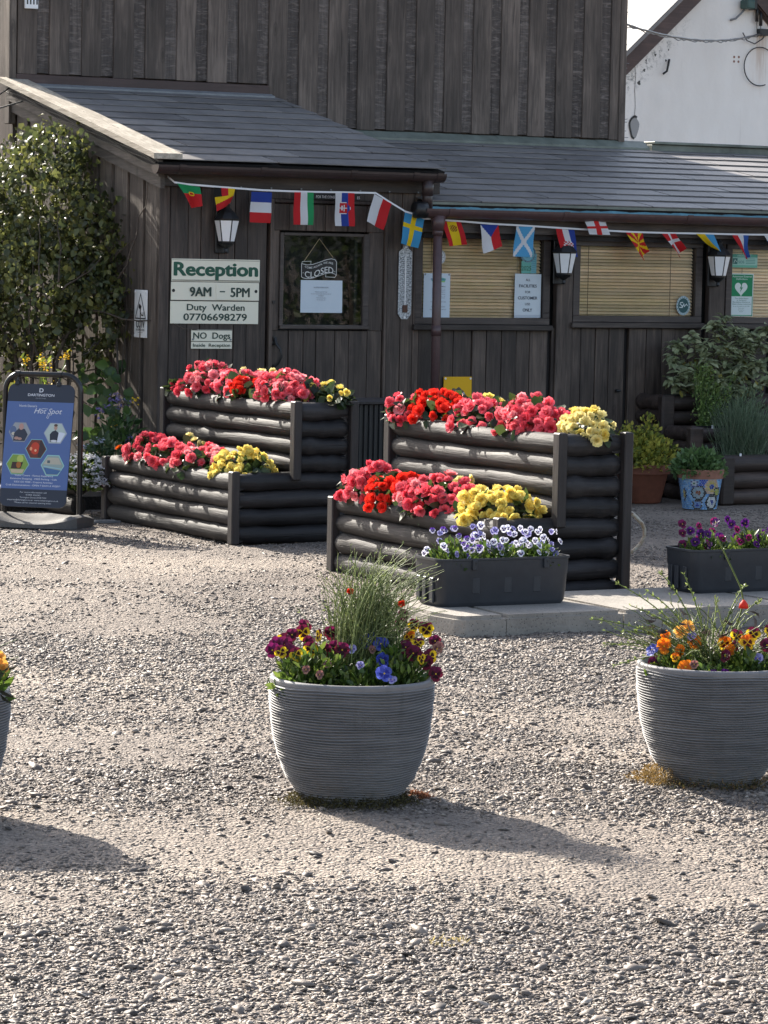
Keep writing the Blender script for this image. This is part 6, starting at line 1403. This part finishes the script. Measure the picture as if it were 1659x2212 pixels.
for (a, b, z, rt, lb) in ((3.86, .68, .45, .05, 'white plant label stuck in the soil under the parsley'), (3.84, 1.06, .28, -.12, 'white plant label stuck in the soil beside the lavender')):
    mb = MB(); mb.box(-.008, .008, -.002, .002, 0, .065, bev=.001); o = single('plant_label', mb, M['opal'], lb, 'plant label', a, b, z); o.rotation_euler.y += rt
def round_pot(name, label, cat, a, b, prof, mat, n=40):
    t = thing(name, label, cat, a, b, 0); mb = MB(); mb.lathe(prof, n, cap0=True); mb.build('bowl', mat, t, 'auto'); return t
tp = round_pot('terracotta_pot', 'large plain terracotta pot of golden oregano beside the tall log planter', 'plant pot', 3.27, .72, [(.12, 0), (.13, .01), (.172, .195), (.175, .198), (.190, .20), (.197, .255), (.195, .262), (.18, .262), (.175, .22), (.05, .218)], M['terracotta'])
t = thing('golden_oregano', 'bushy golden oregano filling the plain terracotta pot', 'herb', 3.27, .70, .24)
Pl = []
OG = ((.38, .36, .06), (.46, .41, .075), (.26, .29, .055), (.15, .18, .04))
spray(t, 2300, (-.04, 0, .0), (.36, .26, .24), .030, OG, .5, 'leaf_dull', wr=.7, fill=.45); spray(t, 420, (.06, .0, .10), (.09, .08, .27), .028, OG, .9, 'leaf_dull', wr=.65); spray(t, 420, (-.10, .0, .08), (.12, .1, .22), .028, OG, .9, 'leaf_dull', wr=.65); spray(t, 260, (-.02, -.16, -.01), (.10, .05, .08), .03, OG, -.5, 'leaf_dull', wr=.7)
mp = thing('mosaic_pot', 'flowerpot covered in blue mosaic with a bare terracotta rim', 'plant pot', 3.345, 1.30, 0)
mb = MB(); mb.lathe([(.118, .205), (.151, .206), (.158, .262), (.150, .266), (.140, .262), (.138, .23), (.03, .228)], 40); mb.build('rim', M['terracotta2'], mp, 'auto')
mb = MB(); rs = random.Random(9); mb.lathe([(.105, .0), (.112, .004), (.1435, .206)], 48, cap0=True); mb.build('grout', mat_flat('pale grout', (.42, .45, .47), .8), mp, True)
FLW = [(-1.57, .155, .052, ((.03, .06, .30), (.55, .42, .12), (.60, .40, .28))), (-2.25, .115, .05, ((.25, .08, .03), (.30, .40, .45), (.04, .035, .035))), (-1.15, .120, .034, ((.45, .50, .10), (.40, .42, .1), (.03, .03, .03))), (-1.45, .052, .055, ((.03, .06, .30), (.62, .63, .62), (.03, .03, .03))), (-2.3, .035, .035, ((.03, .06, .35), (.18, .30, .55), (.06, .05, .05))), (-2.45, .175, .025, ((.1, .22, .06), (.55, .58, .60), (.10, .12, .3))), (-3.3, .10, .05, ((.03, .06, .30), (.55, .42, .12), (.03, .03, .03))), (-.3, .10, .05, ((.25, .08, .03), (.6, .6, .6), (.03, .03, .03)))]
mb = MB(); rows = 19
for r_ in range(rows):
    z0 = .004+.0105*r_; z1 = z0+.0088; ra = .112+(.1435-.112)*z0/.206; nn_ = 64
    for k in range(nn_):
        th = 2*pi*(k+.5*(r_ % 2)+rs.uniform(-.12, .12))/nn_; dth = 2*pi/nn_*.42
        thc = (th+pi) % (2*pi)-pi; c = rs.choice(((.16, .36, .66), (.24, .46, .72), (.12, .30, .62), (.30, .52, .75)))
        if r_ > 14 and -2.2 < thc < -1.7: c = (.04, .09, .45)
        for (ft, fz, fr, fc) in FLW:
            d_ = sqrt(((thc-ft)*.13)**2+(z0+.004-fz)**2)
            if d_ < fr: c = fc[0] if d_ < fr*.28 else fc[1] if d_ < fr*.72 else fc[2]
        v_ = []
        for (dt, zz) in ((-dth, z0), (dth, z0), (dth, z1), (-dth, z1)):
            rr = .1122+(.1435-.112)*zz/.206+.0012; v_.append((rr*cos(th+dt), rr*sin(th+dt), zz+rs.uniform(-.0008, .0008)))
        mb.add(v_, [(0, 1, 2, 3)], c)
mb.recalc = False; mb.build('mosaic', M['mosaic'], mp)
t = thing('mint', 'green mint spilling over the mosaic pot', 'herb', 3.33, 1.29, .245)
MG = ((.12, .21, .07), (.085, .15, .055), (.16, .25, .09)); spray(t, 1300, (0, 0, -.02), (.19, .16, .18), .036, MG, .4, 'leaf', wr=.62, fill=.4); spray(t, 160, (.15, -.02, -.01), (.05, .05, .12), .032, MG, .8, 'leaf', wr=.6)
t = round_pot('nursery_pot', 'small black nursery pot tucked behind the tall log planter', 'plant pot', 2.98, .90, [(.055, 0), (.075, .13), (.08, .132), (.08, .15), (.072, .15), (.07, .12), (.01, .118)], M['black'], 24)
br = thing('bike_rack', 'bent rusty cream tubes of a low bike rack behind the kerb planter', 'bike rack', 1.0, 4.1, 0)
for q in range(2):
    dx, dy = (0, 0) if q == 0 else (.022, .03)
    P0 = [(-.22+dx, dy, .33), (-.02+dx, dy, .235), (.035+dx, dy, .185), (.052+dx, dy, .150), (.052+dx, dy, .115), (.03+dx, dy, .075), (-.02+dx, dy, .035), (-.22+dx, dy, -.02)]
    P1_ = []
    for k in range(len(P0)-1):
        for u_ in np.linspace(0, 1, 5)[:-1]: P1_.append(tuple(np.array(P0[k])*(1-u_)+np.array(P0[k+1])*u_))
    P1_.append(P0[-1]); mb = MB(); mb.tube(P1_, .0095, 10); mb.build('tube', M['tube_rust'], br, True)
# a few grass blades at the kerb
t = weeds('thin grass blades growing at the foot of the log planter by the kerb', 1.06, 15.6, 60, .12, ((.09, .13, .04),), .10, (3.2, 6.2))
# a hedge across the yard, outside the view, which the door and window glass mirror
hd = thing('hedge', 'leafy hedge across the yard that shows only mirrored in the door glass', 'hedge', 12.5, 19.5, 0)
n = 5200; P_ = np.stack([rng.uniform(-3.6, 4.2, n), rng.normal(size=n)*.35, 2.5*rng.random(n)**.8], 1); keep = np.array([mnoise.noise(Vector(q)*1.3) > -.22 for q in P_]); P_ = P_[keep]; n = len(P_)
leaves('foliage', P_, rand_dirs(n), rand_dirs(n)+np.array([0, .6, .4]), .16*(.6+.8*rng.random(n)), .09, M['leaf'], hd, ((.05, .08, .02), (.08, .11, .03), (.03, .05, .015)))
mb = MB()
for q in range(9): mb.tube([(-3.4+.9*q, 0, 0), (-3.3+.9*q, .05, .8), (-3.5+.92*q, 0, 1.9)], [.04, .03, .015], 6)
mb.build('trunk', M['bark'], hd, True)
bpy.data.objects.remove(_to); bpy.data.curves.remove(_cur)
